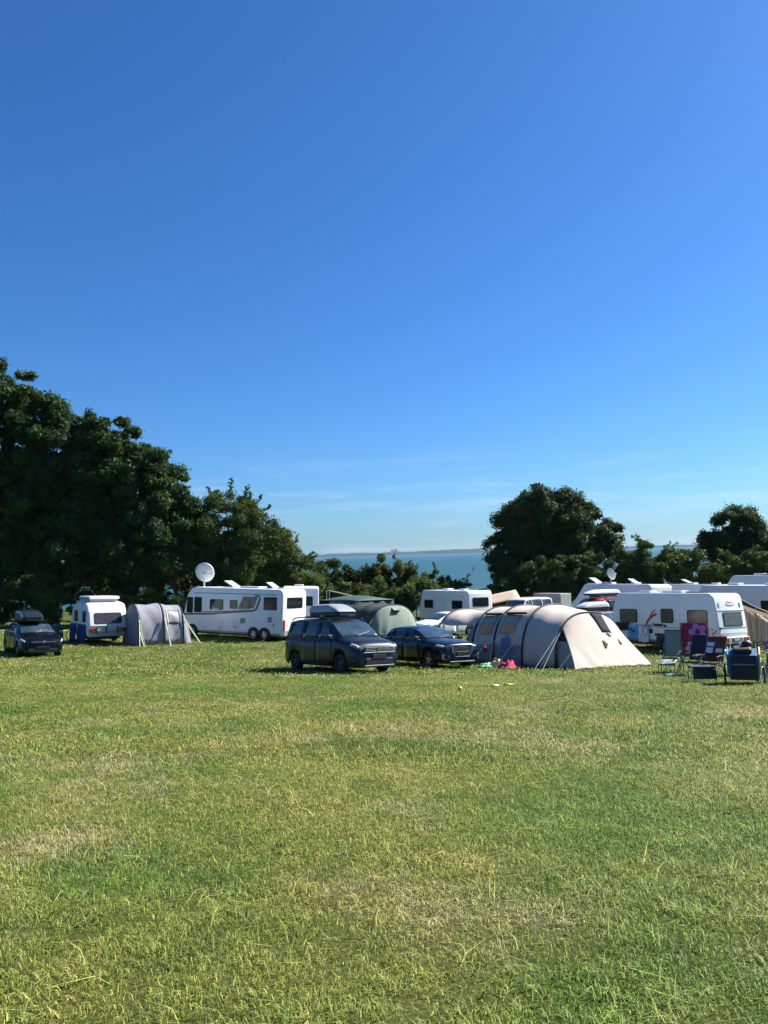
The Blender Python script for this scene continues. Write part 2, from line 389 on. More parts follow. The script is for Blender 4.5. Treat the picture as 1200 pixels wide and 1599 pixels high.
def leaves_at(rng, C, Rad, n, size, up=.25, droop=0, var=.46, warm=.18, shell=.22, aspect=.55):
    """n leaf quads spread through the clumps (centres C, radii Rad): returns verts, faces, tint"""
    n = int(n * 2.3); w = Rad ** 2; w = w / w.sum()
    k = rng.choice(len(C), n, p=w)
    d = rng.normal(size=(n, 3)); d /= np.linalg.norm(d, axis=1)[:, None]
    r = Rad[k] * rng.random(n) ** .5 * (1 + rng.normal(0, .22, n)); r = np.clip(r, .05 * Rad[k], 1.5 * Rad[k])
    sq = rng.uniform(.65, 1.35, (len(C), 3)); sq[:, 2] *= .78
    P = C[k] + d * r[:, None] * sq[k]
    nrm = d * .55 + rng.normal(0, .55, (n, 3)) + np.array([0, 0, up]); nrm /= np.linalg.norm(nrm, axis=1)[:, None]
    a = rng.normal(size=(n, 3)); a[:, 2] -= droop
    u = a - (a * nrm).sum(1)[:, None] * nrm; u /= np.linalg.norm(u, axis=1)[:, None]; v = np.cross(nrm, u)
    s = size * .80 * rng.uniform(.5, 1.4, n)[:, None]
    V = np.stack([P - u * s - v * s * aspect, P - u * s * .8 + v * s * aspect, P + u * s * 1.15 + nrm * s * .1], 1).reshape(-1, 3)
    F = np.arange(3 * n).reshape(n, 3)
    ct = rng.uniform(1 - var * .6, 1 + var * .6, len(C))[k]
    b = ct * rng.uniform(1 - var, 1 + var, n); wv = rng.uniform(-warm, warm, n) + rng.uniform(-warm, warm, len(C))[k]
    T = np.stack([b * (1 + wv), b, b * (1 - wv * .6)], 1)
    return V, F, T

def clumps_in(rng, masses, per, rmin, rmax, inner=.33):
    """leaf clumps near the surface of each big mass (centre, radii)"""
    C = []; Rr = []; own = []
    for mi, (c, rad) in enumerate(masses):
        k = max(6, int(per * (rad[0] * rad[1] + rad[0] * rad[2] + rad[1] * rad[2]) / 3))
        d = rng.normal(size=(k, 3)); d /= np.linalg.norm(d, axis=1)[:, None]
        f = np.where(rng.random(k) < inner, rng.uniform(.25, .7, k), rng.uniform(.76, .97, k))
        f *= 1 + .09 * np.sin(d[:, 0] * 5 + mi) * np.sin(d[:, 2] * 6 + 2 * mi)
        C.append(np.array(c) + d * f[:, None] * np.array(rad)); Rr.append(rmin + (rmax - rmin) * rng.random(k) ** 1.6); own += [mi] * k
    return np.concatenate(C), np.concatenate(Rr), np.array(own)

def tree(name, label, x, y, masses, leaf, n, size, trunk_r=.28, per=8.0, cr=(.4, .95), seed=1, fork=.35, group=None, stems=1, cat='tree', droop=0, twigs=0, **kw):
    rng = np.random.default_rng(seed)
    z0 = G(x, y)
    o = thing(name, label, cat, group); o.location = (x, y, z0 - .05)
    C, Rr, own = clumps_in(rng, masses, per, *cr)
    low = C[:, 2] > .35
    C, Rr, own = C[low], Rr[low], own[low]
    # trunk and limbs
    top = np.array(max((m_[0] for m_ in masses), key=lambda c: c[2]))
    H = top[2]; fz = max(.3, H * fork)
    bases = []
    for s_ in range(stems):
        a = rng.uniform(0, 6.28); off = np.array([math.cos(a), math.sin(a), 0]) * (.0 if stems == 1 else rng.uniform(.15, .5))
        p = [off + np.array([0, 0, -.1])]
        for i in range(1, 5):
            f = i / 4; p.append(off * (1 + f) + np.array([top[0] * f * f * .4 + rng.normal(0, .05), top[1] * f * f * .4 + rng.normal(0, .05), fz * f]))
        tb = MB(); tb.tube(p, [trunk_r * (1.35 if i == 0 else 1 - .09 * i) / math.sqrt(stems) for i in range(5)], 8); tb.build('trunk', BARK, o, smooth=True)
        bases.append(p[-1])
    lb = MB()
    for mi, (c, rad) in enumerate(masses):
        b0 = bases[mi % len(bases)]; c = np.array(c)
        mid = b0 * .5 + c * .5 + rng.normal(0, .25, 3) - np.array([0, 0, .3])
        rr = trunk_r * .5 / math.sqrt(stems)
        lb.tube([b0 - np.array([0, 0, .3]), mid, c], [rr, rr * .7, rr * .35], 6)
        ids = np.where(own == mi)[0]
        for j in rng.choice(ids, min(len(ids), 9), replace=False):
            q_ = c * .6 + C[j] * .4 + rng.normal(0, .15, 3)
            lb.tube([c * .9 + mid * .1, q_, C[j]], [rr * .35, rr * .22, .012], 5)
    tag(lb.build('limb', BARK, o, smooth=True), kind='stuff')
    V, F, T = leaves_at(rng, C, Rr, n, size, droop=droop, **kw)
    if twigs:    # long leafy shoots poking out of the outline
        ids = rng.choice(len(C), twigs); cen = C.mean(0)
        for j in ids:
            d = C[j] - cen; d[2] = abs(d[2]) * .6 + .5; d /= np.linalg.norm(d); d += rng.normal(0, .25, 3); d /= np.linalg.norm(d)
            ln = rng.uniform(.5, 1.3); k = 16; f = rng.uniform(.2, 1, k)
            P = C[j] + d * (Rr[j] * .7) + d * ln * f[:, None] + rng.normal(0, .06, (k, 3))
            v2, f2, t2 = leaves_at(rng, P, np.full(k, .09), 26, size * 1.0)
            F = np.concatenate([F, f2 + len(V)]); V = np.concatenate([V, v2]); T = np.concatenate([T, t2])
    me = fast_mesh('crown', V, F, LEAF[leaf], tint=T)
    link('crown', me, o)
    return o

GT = 'trees along the meadow edge'
# masses are (centre, radii) in metres from the foot of the trunk
tree('maple_tree', 'tallest dark broadleaf tree, cut by the left picture edge', -29, 57.5,
     [((.6, 0, 15.6), (3.6, 3.4, 4.2)), ((-3, 0, 10.5), (3.5, 3.4, 3.8)), ((3.2, -.4, 9.5), (3.0, 3.0, 3.2)), ((.5, -1, 6), (3.6, 3.2, 2.6)), ((-3.5, 0, 5), (3, 3, 2.6))], 'maple', 82000, .17, .42, seed=11, group=GT)
tree('maple_tree', 'tall dark broadleaf tree just behind the black hatchback with a roof box', -24.6, 57,
     [((.2, 0, 13.0), (2.9, 2.9, 4.0)), ((-1.6, -.2, 9), (2.6, 2.8, 3.2)), ((2.0, .3, 10), (2.3, 2.5, 3.0)), ((1, -.8, 5.8), (2.7, 2.7, 2.5))], 'maple', 66000, .17, .36, seed=12, group=GT)
tree('maple_tree', 'round-topped dark broadleaf tree behind the small white caravan', -19.6, 57.5,
     [((-1.2, 0, 12.4), (2.8, 2.9, 3.7)), ((1.3, .2, 10.6), (2.2, 2.6, 3.4)), ((-2.4, 0, 8), (2.4, 2.6, 2.8)), ((2.2, -.4, 7.2), (2.5, 2.6, 2.7)), ((0, -.8, 4.8), (3, 2.6, 2.2))], 'maple', 82000, .17, .38, seed=13, group=GT)
tree('maple_tree', 'smaller dark broadleaf tree behind the grey tunnel awning', -16.0, 58.5,
     [((-.2, 0, 9.2), (1.9, 2.2, 3.0)), ((1.0, 0, 7.2), (2.0, 2.2, 2.6)), ((-.8, -.3, 5.2), (2.3, 2.3, 2.4))], 'maple', 40000, .16, .26, seed=14, group=GT)
tree('cherry_tree', 'looser, paler cherry-like tree with upswept shoots behind the large motorhome', -12.6, 60.5,
     [((.3, 0, 7.9), (2.9, 2.4, 2.6)), ((1.9, -.2, 6.5), (2.3, 2.2, 2.2)), ((-1.6, 0, 6.0), (2.2, 2.2, 2.4)), ((.6, -.6, 4.2), (2.8, 2.4, 2.0))], 'cherry', 44000, .14, .24, seed=15, twigs=70, group=GT, aspect=.42)
tree('cherry_tree', 'low spreading tree sloping down to the sea view beside the motorhome dish', -8.9, 62.5,
     [((-.6, 0, 6.0), (2.2, 2.2, 2.4)), ((1.2, -.1, 4.6), (2.0, 2.0, 2.0)), ((2.6, -.3, 3.0), (1.8, 1.9, 1.6)), ((-.4, -.5, 3), (2.4, 2, 1.9))], 'haw', 34000, .13, .2, seed=16, twigs=50, group=GT, aspect=.42)
for x_, y_, s_, lab in ((-30.5, 55.5, 1.15, 'leafy undergrowth bush at the left edge behind the roof box'), (-25.2, 55.2, 1.0, 'leafy undergrowth bush between the hatchback and the small caravan'), (-20.2, 56.0, .8, 'leafy undergrowth bush directly above the small caravan roof'), (-15.6, 57, .8, 'leafy undergrowth bush above the grey tunnel awning')):
    tree('understorey_bush', lab, x_, y_, [((0, 0, 1.9 * s_), (2.4 * s_, 1.6, 1.6 * s_)), ((1.7 * s_, .1, 1.3 * s_), (1.6 * s_, 1.3, 1.2 * s_))], 'elder', int(6500 * s_), .13, .07, seed=int(40 + x_), per=7, cr=(.3, .7), stems=4, fork=.25, cat='bush', group='bushes under the trees')
# bushes in front of the sea
tree('hawthorn_bush', 'dark green bush against the sea nearest the sloping tree', -4.9, 69,
     [((0, 0, 3.6), (2.0, 1.8, 1.9)), ((-1.9, .2, 2.8), (1.8, 1.6, 1.8)), ((1.6, -.2, 2.4), (1.6, 1.6, 1.8))], 'hedge', 17000, .13, .12, seed=21, twigs=24, stems=3, fork=.2, per=8, cr=(.3, .7), cat='bush', group='bushes before the sea')
tree('hawthorn_bush', 'widest rust-tinged bush in front of the sea, below the tower blocks', .3, 69.5,
     [((0, 0, 3.9), (2.3, 1.9, 1.8)), ((-2.2, .1, 3.0), (1.8, 1.7, 1.8)), ((2.2, -.1, 3.0), (1.7, 1.7, 1.7)), ((.3, -.5, 1.9), (3.2, 1.7, 1.5))], 'haw', 26000, .12, .14, seed=22, twigs=30, stems=4, fork=.2, per=8, cr=(.3, .7), cat='bush', group='bushes before the sea', warm=.32)
tree('hawthorn_bush', 'small bright green bush just above the white caravan with two dark windows', 5.2, 71,
     [((-.2, 0, 2.9), (1.5, 1.5, 1.4)), ((1.5, .1, 2.2), (1.4, 1.4, 1.2)), ((0, -.3, 1.6), (2.0, 1.5, 1.4))], 'elder', 12000, .12, .1, seed=23, twigs=12, stems=3, fork=.2, per=8, cr=(.28, .65), cat='bush', group='bushes before the sea')
# oak and hedge on the far side
tree('oak_tree', 'big round oak standing alone beyond the hedge, one bough reaching toward the sea gap', 16.0, 74,
     [((-.3, 0, 8.6), (4.6, 4.0, 3.9)), ((-3.2, 0, 6.6), (3.0, 3.2, 3.4)), ((2.8, 0, 7.6), (2.9, 3.0, 3.2)), ((-2.0, 0, 9.4), (2.6, 2.6, 2.2)), ((1.5, 0, 9.8), (2.4, 2.4, 2.0)), ((5.4, 0, 7.2), (1.5, 1.6, 1.5)), ((4.6, -.3, 6.2), (1.7, 1.7, 1.4)), ((0, -.6, 5.0), (4.2, 3.2, 2.6)), ((-4.0, 0, 4.2), (2.0, 2.2, 2.0))], 'oak', 95000, .16, .5, seed=36, per=9, group=GT)
tree('hedge_tree', 'sparse young sapling poking up out of the hedge between the oak and the far trees', 23.2, 66.4,
     [((0, 0, 5.4), (1.7, 1.2, 1.5)), ((1.4, 0, 4.4), (1.4, 1.1, 1.2)), ((-.8, 0, 4.0), (1.3, 1.1, 1.2))], 'elder', 6500, .12, .09, seed=32, twigs=30, per=7, cr=(.25, .5), stems=2, group=GT)
tree('hedge_tree', 'rounded dark tree at the right beyond the hedge, the higher one', 33.6, 73,
     [((0, 0, 8.3), (2.0, 2.0, 1.8)), ((-2.2, 0, 6.8), (1.7, 1.8, 1.5)), ((1.6, -.2, 6.4), (2.2, 2, 1.8)), ((-.6, -.2, 4.8), (3.0, 2.2, 2))], 'oak', 34000, .15, .22, seed=33, group=GT)
tree('hedge_tree', 'greener bushy tree in front of the rounded dark one, cut by the right edge', 37.2, 69,
     [((0, 0, 6.6), (2.6, 2.2, 2.6)), ((-2.2, -.2, 4.9), (2.2, 2.0, 2.0)), ((.4, -.4, 3.6), (3.2, 2.2, 2.0))], 'hedge', 34000, .14, .2, seed=34, twigs=24, group=GT)

def hedge(name, label, pts, leaf, n, seed, size=.13):
    """one run of hedge: pts = (x, y, height, halfdepth)"""
    rng = np.random.default_rng(seed); x0, y0 = pts[0][0], pts[0][1]; z0 = G(x0, y0)
    o = thing(name, label, 'hedge', 'hedge runs along the far edge of the meadow'); o.location = (x0, y0, z0)
    masses = []; sb_ = MB()
    xs_ = [p[0] for p in pts]
    for x in np.arange(xs_[0], xs_[-1], 1.3):
        y, h, w = [np.interp(x, xs_, [p[k] for p in pts]) for k in (1, 2, 3)]
        h *= rng.uniform(.93, 1.05); gz_ = G(x, y) - z0
        masses.append(((x - x0, y - y0, gz_ + h * .55), (1.25, w, h * .5)))
        for k in range(2):
            a = (x - x0 + rng.normal(0, .3), y - y0 + rng.normal(0, .3)); sb_.tube([(a[0], a[1], gz_ - .1), (a[0] + rng.normal(0, .2), a[1] + rng.normal(0, .2), gz_ + h * .5)], [.06, .02], 5)
    C, Rr, own = clumps_in(rng, masses, 7, .3, .75)
    tag(sb_.build('stem', BARK, o), kind='stuff')
    V, F, T = leaves_at(rng, C, Rr, n, size, warm=.22)
    link('foliage', fast_mesh('foliage', V, F, LEAF[leaf], tint=T), o)
    return o
hedge('hedge', 'low end of the hedge left of the oak, falling toward the sea', [(8.4, 70, 2.2, 1.2), (11, 69, 3.4, 1.4), (13.5, 68, 5.0, 1.6)], 'hedge', 20000, 51)
hedge('hedge', 'tall thick hedge below the oak, behind the grey box and red van', [(13.2, 67, 5.2, 1.7), (16, 66.5, 6.0, 1.8), (22.5, 66.5, 5.6, 1.7)], 'hedge', 52000, 52, .14)
hedge('hedge', 'hedge run behind the white motorhomes, below the gap of sea', [(22, 66, 5.6, 1.7), (29, 66, 5.6, 1.7), (35, 66, 6.0, 1.7), (44, 66, 6.6, 1.8)], 'hedge', 80000, 53, .14)
hedge('hedge', 'dark hedge row standing under and behind the tall trees on the left', [(-50, 63.5, 6.0, 1.5), (-36, 63.5, 5.8, 1.5), (-24, 63, 5.0, 1.5), (-10.5, 65, 3.2, 1.4)], 'hedge', 34000, 54, .17)
hedge('hedge', 'low bushy hedge between the big motorhome and the white caravan, before the sea', [(-8.5, 66.5, 3.4, 1.3), (-3, 66.5, 3.2, 1.3), (3, 67, 3.2, 1.3), (7.4, 68, 2.4, 1.2)], 'haw', 26000, 55)
# ================================================================ CARS
def smooth_interp(x, pts, win=.10):
    pts = sorted(pts); k = np.linspace(-win, win, 9)
    return np.mean([np.interp(np.clip(x + d, pts[0][0], pts[-1][0]), [p[0] for p in pts], [p[1] for p in pts]) for d in k], 0)
class CarShell:
    """lofted body shell; x forward, z up, wheels on z = 0. P(x, t): t 0..9 sill -> roof centre (left), 9..18 down the other side"""
    def __init__(s, top, belt, wid, roofw, sill, wheels, wr, crown=.05):
        xs_ = [p[0] for p in top]; s.x0, s.x1 = min(xs_), max(xs_)
        X = np.concatenate([np.linspace(s.x0, s.x0 + .25, 9)[:-1], np.linspace(s.x0 + .25, s.x1 - .35, 76), np.linspace(s.x1 - .35, s.x1, 13)[1:]])
        s.X = X; T = smooth_interp(X, top, .06); B = smooth_interp(X, belt, .1); W = smooth_interp(X, wid, .08); RW = smooth_interp(X, roofw, .1)
        B = np.minimum(B, T - crown - .015); RW = np.minimum(RW, W - .05)
        ZL = np.full_like(X, sill)
        # bumper undersides rise a little
        ZL += .05 * np.clip((X - (s.x1 - .35)) / .35, 0, 1) + .08 * np.clip((s.x0 + .35 - X) / .35, 0, 1)
        for w in wheels:
            a = wr + .055; d = np.abs(X - w); ZL = np.maximum(ZL, np.where(d < a, wr + np.sqrt(np.clip(a * a - d * d, 0, None)), 0))
        ZL = np.minimum(ZL, B - .12)
        S = []
        for i in range(len(X)):
            z0, b, t, w, r = ZL[i], B[i], T[i], W[i], RW[i]; h = b - z0; mid = max(z0 + .02, sill + .42 * (b - sill)); mid = max(mid, z0 + .3 * h)
            e = (w - .05, b); d_ = (r, t - crown)
            S.append([(w - .05, z0), (w - .012, z0 + min(.1, .3 * h)), (w, mid), (w - .012, b - min(.07, .3 * h)), e,
                      ((e[0] + d_[0]) / 2 + .015, (e[1] + d_[1]) / 2), d_, (r * .86, t - crown * .42), (r * .45, t - crown * .08), (0, t)])
        s.S = np.array(S); s.T, s.B, s.W = T, B, W
    def P(s, x, t):
        sg = 1
        if t > 9: t = 18 - t; sg = -1
        i = int(np.clip(np.searchsorted(s.X, x) - 1, 0, len(s.X) - 2)); f = float(np.clip((x - s.X[i]) / (s.X[i + 1] - s.X[i]), 0, 1))
        j = int(min(max(t, 0), 8.999)); g = t - j
        q = (s.S[i, j] * (1 - f) + s.S[i + 1, j] * f) * (1 - g) + (s.S[i, j + 1] * (1 - f) + s.S[i + 1, j + 1] * f) * g
        return Vector((x, q[0] * sg, q[1]))
    def body(s):
        b = MB(); n = len(s.X); ring = [t for t in range(19)]
        P = [s.P(x, t) for x in s.X for t in ring]; k = 19
        F = [(i * k + j, (i + 1) * k + j, (i + 1) * k + j + 1, i * k + j + 1) for i in range(n - 1) for j in range(k - 1)]
        F += [tuple(range(k)), tuple(range((n - 1) * k, n * k))[::-1]]
        return b.add(P, F)
    def patch(s, b, xa0, xa1, xb0, xb1, t0, t1, off=.006, nu=6, nv=6):
        """panel lying on the shell: bottom edge xa0..xa1 at t0, top edge xb0..xb1 at t1"""
        def fn(u, v):
            t = t0 + (t1 - t0) * v; x = (xa0 + (xa1 - xa0) * u) * (1 - v) + (xb0 + (xb1 - xb0) * u) * v
            p = s.P(x, t); dx = s.P(x + .02, t) - s.P(x - .02, t); dt = s.P(x, min(t + .1, 18)) - s.P(x, max(t - .1, 0))
            n = dx.cross(dt)
            n = n.normalized() if n.length > 1e-9 else Vector((0, 0, 1))
            if n.dot(p - Vector((p.x, 0, .7))) < 0: n = -n
            return p + n * off
        return b.sheet(fn, nu, nv, .008)

def wheel(parent, x, y, r, rimm, side, spokes=5, w=.21):
    t = MB(); t.lathe([(r * .62, -w / 2), (r * .9, -w / 2), (r * .985, -w * .36), (r, -w * .2), (r, w * .2), (r * .985, w * .36), (r * .9, w / 2), (r * .62, w / 2), (r * .62, -w / 2)], 24, 'Y')
    to = t.build('wheel', RUBBER, parent, smooth=True, loc=(x, y, r))
    b = MB(); yo = side * w * .36
    b.lathe([(r * .66, yo - side * .06), (r * .66, yo + side * .012), (r * .58, yo + side * .014), (r * .57, yo - side * .05)], 24, 'Y')
    b.lathe([(0, yo + side * .01), (r * .15, yo + side * .008), (r * .16, yo - side * .06)], 12, 'Y')
    for k in range(spokes):
        a = 2 * math.pi * k / spokes + .2; d = Vector((math.cos(a), 0, math.sin(a)))
        b.box(d * r * .36 + Vector((0, yo - side * .012, 0)), (.05, .03, r * .5), M=Matrix.Rotation(math.pi / 2 - a, 3, 'Y'))
    b.build('rim', rimm, to, smooth=False)
    d = MB(); d.lathe([(0, yo - side * .07), (r * .62, yo - side * .07), (r * .62, yo - side * .09), (0, yo - side * .09)], 20, 'Y'); d.build('brake_disc', DARKGREY, to)
    return to

def roof_box(parent, x, y, z, L_, W_, H_, lid, base=BLACK, nose=.35):
    def sec(u):
        f = abs(u - .5) * 2; return 1 - f ** 5
    b = MB()
    def fn(u, v):
        xx = (u - .5) * L_; a = math.pi * v; k = min(1, (1 - u) / nose) ** .55 if u > 1 - nose else (min(1, u / .1) ** .4 if u < .1 else 1)
        ww = W_ / 2 * (.82 + .18 * min(1, k + .2)); sg = lambda q: math.copysign(abs(q) ** .45, q)
        return Vector((x + xx, y - ww * sg(math.cos(a)), z + H_ * .32 + H_ * .68 * k * abs(math.sin(a)) ** .55))
    b.grid(fn, 18, 12)
    o = b.build('roof_box', lid, parent, auto=50)
    c = MB(); c.plate((x, y, z), (1, 0, 0), (0, 1, 0), rrect(L_ * .985, W_ * .97, W_ * .18), H_ * .33); c.build('box_tray', base, o)
    return o

def build_car(name, label, paint, sh, wheels, wr, track, rim, glass=CLEAR, windows=(), ws=None, rear=None, doors=(), lamps=(), spokes=5, group=None, cladding=None):
    o = thing(name, label, 'car' if 'van' not in name else 'van', group)
    sh.body().build('body', paint, o, auto=38)
    u = MB(); u.box(((sh.x0 + sh.x1) / 2, 0, .42), (sh.x1 - sh.x0 - .5, track * 2 - .36, .42)); u.build('underbody', BLACK, o)
    for wx in wheels:
        for sd in (1, -1): wheel(o, wx, sd * track, wr, rim, sd, spokes)
    if ws:
        b = MB(); sh.patch(b, ws[0], ws[1], ws[0], ws[1], 6.25, 11.75, nu=8, nv=10) if False else None
        def fn(u, v):
            t = 6.25 + 5.5 * u; x = ws[0] + (ws[1] - ws[0]) * v - .05 * (1 - abs(2 * u - 1)) * 0
            p = sh.P(x, t); dx = sh.P(x + .03, t) - sh.P(x - .03, t); dt = sh.P(x, min(t + .2, 18)) - sh.P(x, t - .2); n = dx.cross(dt).normalized()
            if n.z < 0: n = -n
            return p + n * .008
        b.sheet(fn, 12, 8, .008); b.build('windscreen', SCREEN if glass is CLEAR else glass, o, smooth=True)
        wp = MB()
        for k in (0, 1):
            a = sh.P(ws[0] + .02 if ws[0] > ws[1] else ws[0], 9 - k * 1.6 + .3); e = sh.P(ws[0] + (ws[1] - ws[0]) * .25, 7.6 - k * 1.2)
            wp.tube([a + Vector((0, 0, .02)), e + Vector((0, 0, .025))], .009, 4)
        wp.build('wiper', BLACK, o)
    if rear:
        b = MB()
        def fn2(u, v):
            t = 6.4 + 5.2 * u; x = rear[0] + (rear[1] - rear[0]) * v
            p = sh.P(x, t); return p + Vector((-.012, 0, .006))
        b.sheet(fn2, 8, 6, .008); b.build('rear_window', glass, o, smooth=True)
    for sd in (0, 1):
        for d in doors:
            b = MB(); t0, t1 = (.6, 3.95) if sd == 0 else (17.4, 14.05)
            sh.patch(b, d[0], d[1], d[0] + .03, d[1] - .02, t0, t1, off=.004, nu=6, nv=5); dd = b.build('door', paint, o, smooth=True)
            h = MB(); p = sh.P(d[0] + .16, 3.1 if sd == 0 else 14.9); h.box(p + Vector((0, .02 * (1 if sd == 0 else -1), 0)), (.2, .03, .035)); h.build('handle', BLACK, dd, bevel=.01)
        for w in windows:
            b = MB(); t0, t1 = (4.22, 5.78) if sd == 0 else (13.78, 12.22)
            sh.patch(b, w[0], w[1], w[2], w[3], t0, t1, off=.006, nu=6, nv=4); b.build('side_window', glass, o, smooth=True)
        for l in lamps:
            b = MB(); t0, t1 = (l[2], l[3]) if sd == 0 else (18 - l[2], 18 - l[3])
            sh.patch(b, l[0], l[1], l[0] + .04, l[1], t0, t1, off=.01, nu=5, nv=3); b.build(l[5] if len(l) > 5 else 'headlight', l[4], o, smooth=True)
        # mirror
        wx = windows[0][1] if windows else .5
        p = sh.P(wx - .06, 4.1 if sd == 0 else 13.9); sg = 1 if sd == 0 else -1
        m_ = MB(); m_.box(p + Vector((0, .16 * sg, .09)), (.11, .2, .15)); mo = m_.build('mirror', BLACK, o, bevel=.035)
        m2 = MB(); m2.tube([p + Vector((0, -.02 * sg, .02)), p + Vector((0, .1 * sg, .06))], .025, 6); m2.build('mirror_arm', BLACK, mo)
        if cladding:
            b = MB(); t0, t1 = (.02, cladding) if sd == 0 else (17.98, 18 - cladding)
            for xa, xb in ((wheels[1] + wr + .06, wheels[0] - wr - .06), (wheels[0] + wr + .07, sh.x1 - .22), (sh.x0 + .2, wheels[1] - wr - .07)):
                sh.patch(b, xa, xb, xa, xb, t0, t1, off=.01, nu=5, nv=2)
            b.build('sill_cladding', BLACK, o)
    return o
def front_box(o, name, m, x, y, z, d, bevel=.01, parent=None):
    b = MB(); b.box((x, y, z), d); return b.build(name, m, parent or o, bevel=bevel)

# ---- dark grey high-roofed family van with roof box
VAN_PAINT = mat('graphite_paint', (.022, .029, .036), .4, metal=.85, spec=.3, coat=.35)
van_sh = CarShell(
    top=[(2.40, .62), (2.37, .86), (2.26, 1.0), (2.05, 1.08), (1.42, 1.19), (.62, 1.70), (.3, 1.77), (-.5, 1.81), (-1.7, 1.80), (-2.2, 1.74), (-2.33, 1.2), (-2.36, .45)],
    belt=[(2.4, .9), (1.4, 1.09), (0, 1.1), (-2.36, 1.13)], wid=[(2.40, .68), (2.28, .82), (2.0, .905), (1.5, .925), (-1.9, .925), (-2.2, .89), (-2.36, .82)],
    roofw=[(2.4, .55), (2.1, .74), (1.4, .78), (.6, .71), (-2.1, .70), (-2.36, .66)], sill=.24, wheels=(1.44, -1.5), wr=.335)
van = build_car('family_van', 'dark grey high-roofed family van with a grey roof box, parked in front', VAN_PAINT, van_sh, (1.44, -1.5), .335, .80, DARKGREY,
    windows=((.08, 1.12, .12, .60), (-.98, .0, -.92, .04), (-2.02, -1.06, -1.9, -1.0)), ws=(1.36, .66), rear=(-2.34, -2.22), doors=((.02, 1.02), (-1.0, -.02)),
    lamps=((2.02, 2.31, 3.2, 4.6, LAMP), (2.05, 2.3, 1.0, 2.1, BLACK, 'fog_lamp_recess'), (-2.33, -2.2, 3.0, 4.8, REDLAMP, 'tail_lamp')), cladding=1.15)
front_box(van, 'grille', BLACK, 2.385, 0, .80, (.05, 1.12, .15), .02)
for k in range(3): front_box(van, 'grille_bar', STEEL, 2.412, 0, .755 + k * .045, (.012, 1.04, .012), .003)
front_box(van, 'chrome_strip', ALU, 2.405, 0, .695, (.05, 1.2, .045), .015)
front_box(van, 'lower_grille', BLACK, 2.40, 0, .42, (.06, 1.05, .2), .02)
front_box(van, 'number_plate', BLACK, 2.435, 0, .565, (.02, .54, .13), .006)
front_box(van, 'skid_plate', ALU, 2.40, 0, .285, (.08, 1.15, .05), .02)
bd = MB(); bd.plate((2.422, -.06, .80), (0, 1, 0), (0, 0, 1), [(-.01, -.07), (.05, -.075), (.045, -.02), (.085, .01), (.08, .06), (.05, .085), (.01, .07), (.015, .03), (-.02, .0)], .012); bd.build('badge', CHROME, van)
for sd in (1, -1):
    b = MB(); b.tube([(.55, .66 * sd, 1.70), (.4, .66 * sd, 1.79), (.1, .66 * sd, 1.845), (-1.6, .65 * sd, 1.865), (-2.0, .65 * sd, 1.83), (-2.12, .65 * sd, 1.74)], .02, 6); b.build('roof_rail', BLACK, van)
    b = MB(); b.box((2.355, .63 * sd, .47), (.05, .18, .12)); b.build('fog_light', LAMP, van, bevel=.02)
for x_ in (-.15, -1.15):
    b = MB(); b.box((x_, 0, 1.885), (.07, 1.36, .035)); b.build('roof_bar', BLACK, van, bevel=.008)
BOXGREY = mat('roof_box_grey', (.28, .30, .31), .35, var=.06, coat=.3)
roof_box(van, -.62, .12, 1.90, 1.95, .86, .42, BOXGREY)
b = MB(); b.tube([(.3, -.1, 1.77), (.22, -.1, 2.02)], .007, 5); b.build('antenna', BLACK, van)
place(van, -1.70, 26.75, -54)

# ---- black compact crossover
SUV_PAINT = mat('black_paint', (.003, .005, .010), .22, spec=.3, coat=.3)
suv_sh = CarShell(
    top=[(2.1, .58), (2.08, .82), (1.95, .92), (1.6, .99), (1.0, 1.07), (.18, 1.42), (-.25, 1.49), (-.9, 1.49), (-1.5, 1.42), (-1.85, 1.12), (-2.06, .98), (-2.1, .45)],
    belt=[(2.1, .8), (1.0, .97), (0, .99), (-2.1, 1.02)], wid=[(2.1, .66), (1.98, .79), (1.75, .875), (1.3, .895), (-1.6, .895), (-1.95, .85), (-2.1, .74)],
    roofw=[(2.1, .55), (1.8, .72), (1.0, .74), (.2, .64), (-1.4, .62), (-2.1, .58)], sill=.23, wheels=(1.28, -1.32), wr=.335)
suv = build_car('crossover_car', 'black compact crossover with a wide silver grille, between the grey van and the tent', SUV_PAINT, suv_sh, (1.28, -1.32), .335, .78, ALU,
    windows=((-.15, .80, -.1, .12), (-1.1, -.23, -1.0, -.17), (-1.65, -1.22, -1.45, -1.12)), ws=(.97, .22), rear=(-1.84, -1.52), doors=((-.2, .8), (-1.12, -.26)),
    lamps=((1.68, 2.0, 3.2, 4.3, LAMP), (-2.05, -1.85, 3.0, 4.2, REDLAMP, 'tail_lamp')), cladding=1.0)
b = MB(); b.plate((2.085, 0, .66), (0, 1, 0), (0, 0, 1), [(-.30, -.2), (.30, -.2), (.43, -.05), (.43, .12), (.36, .18), (-.36, .18), (-.43, .12), (-.43, -.05)], .035); g_ = b.build('grille', BLACK, suv)
b = MB(); pts_ = [(2.125, y_, .66 + z_) for y_, z_ in [(-.30, -.2), (.30, -.2), (.43, -.05), (.43, .12), (.36, .18), (-.36, .18), (-.43, .12), (-.43, -.05)]]
b.tube(pts_, .016, 5, closed=True); b.build('grille_surround', CHROME, suv)
for k in range(5):
    b = MB(); b.box((2.124, 0, .58 + k * .055), (.012, .76, .014)); b.build('grille_bar', STEEL, suv)
for k in range(4):
    b = MB(); b.lathe([(.042, -.004), (.05, 0), (.042, .004)], 14, 'X', (2.142, -.105 + .07 * k, .765)); b.build('ring_emblem', CHROME, suv)
front_box(suv, 'number_plate', BLACK, 2.14, 0, .55, (.03, .54, .15), .03)
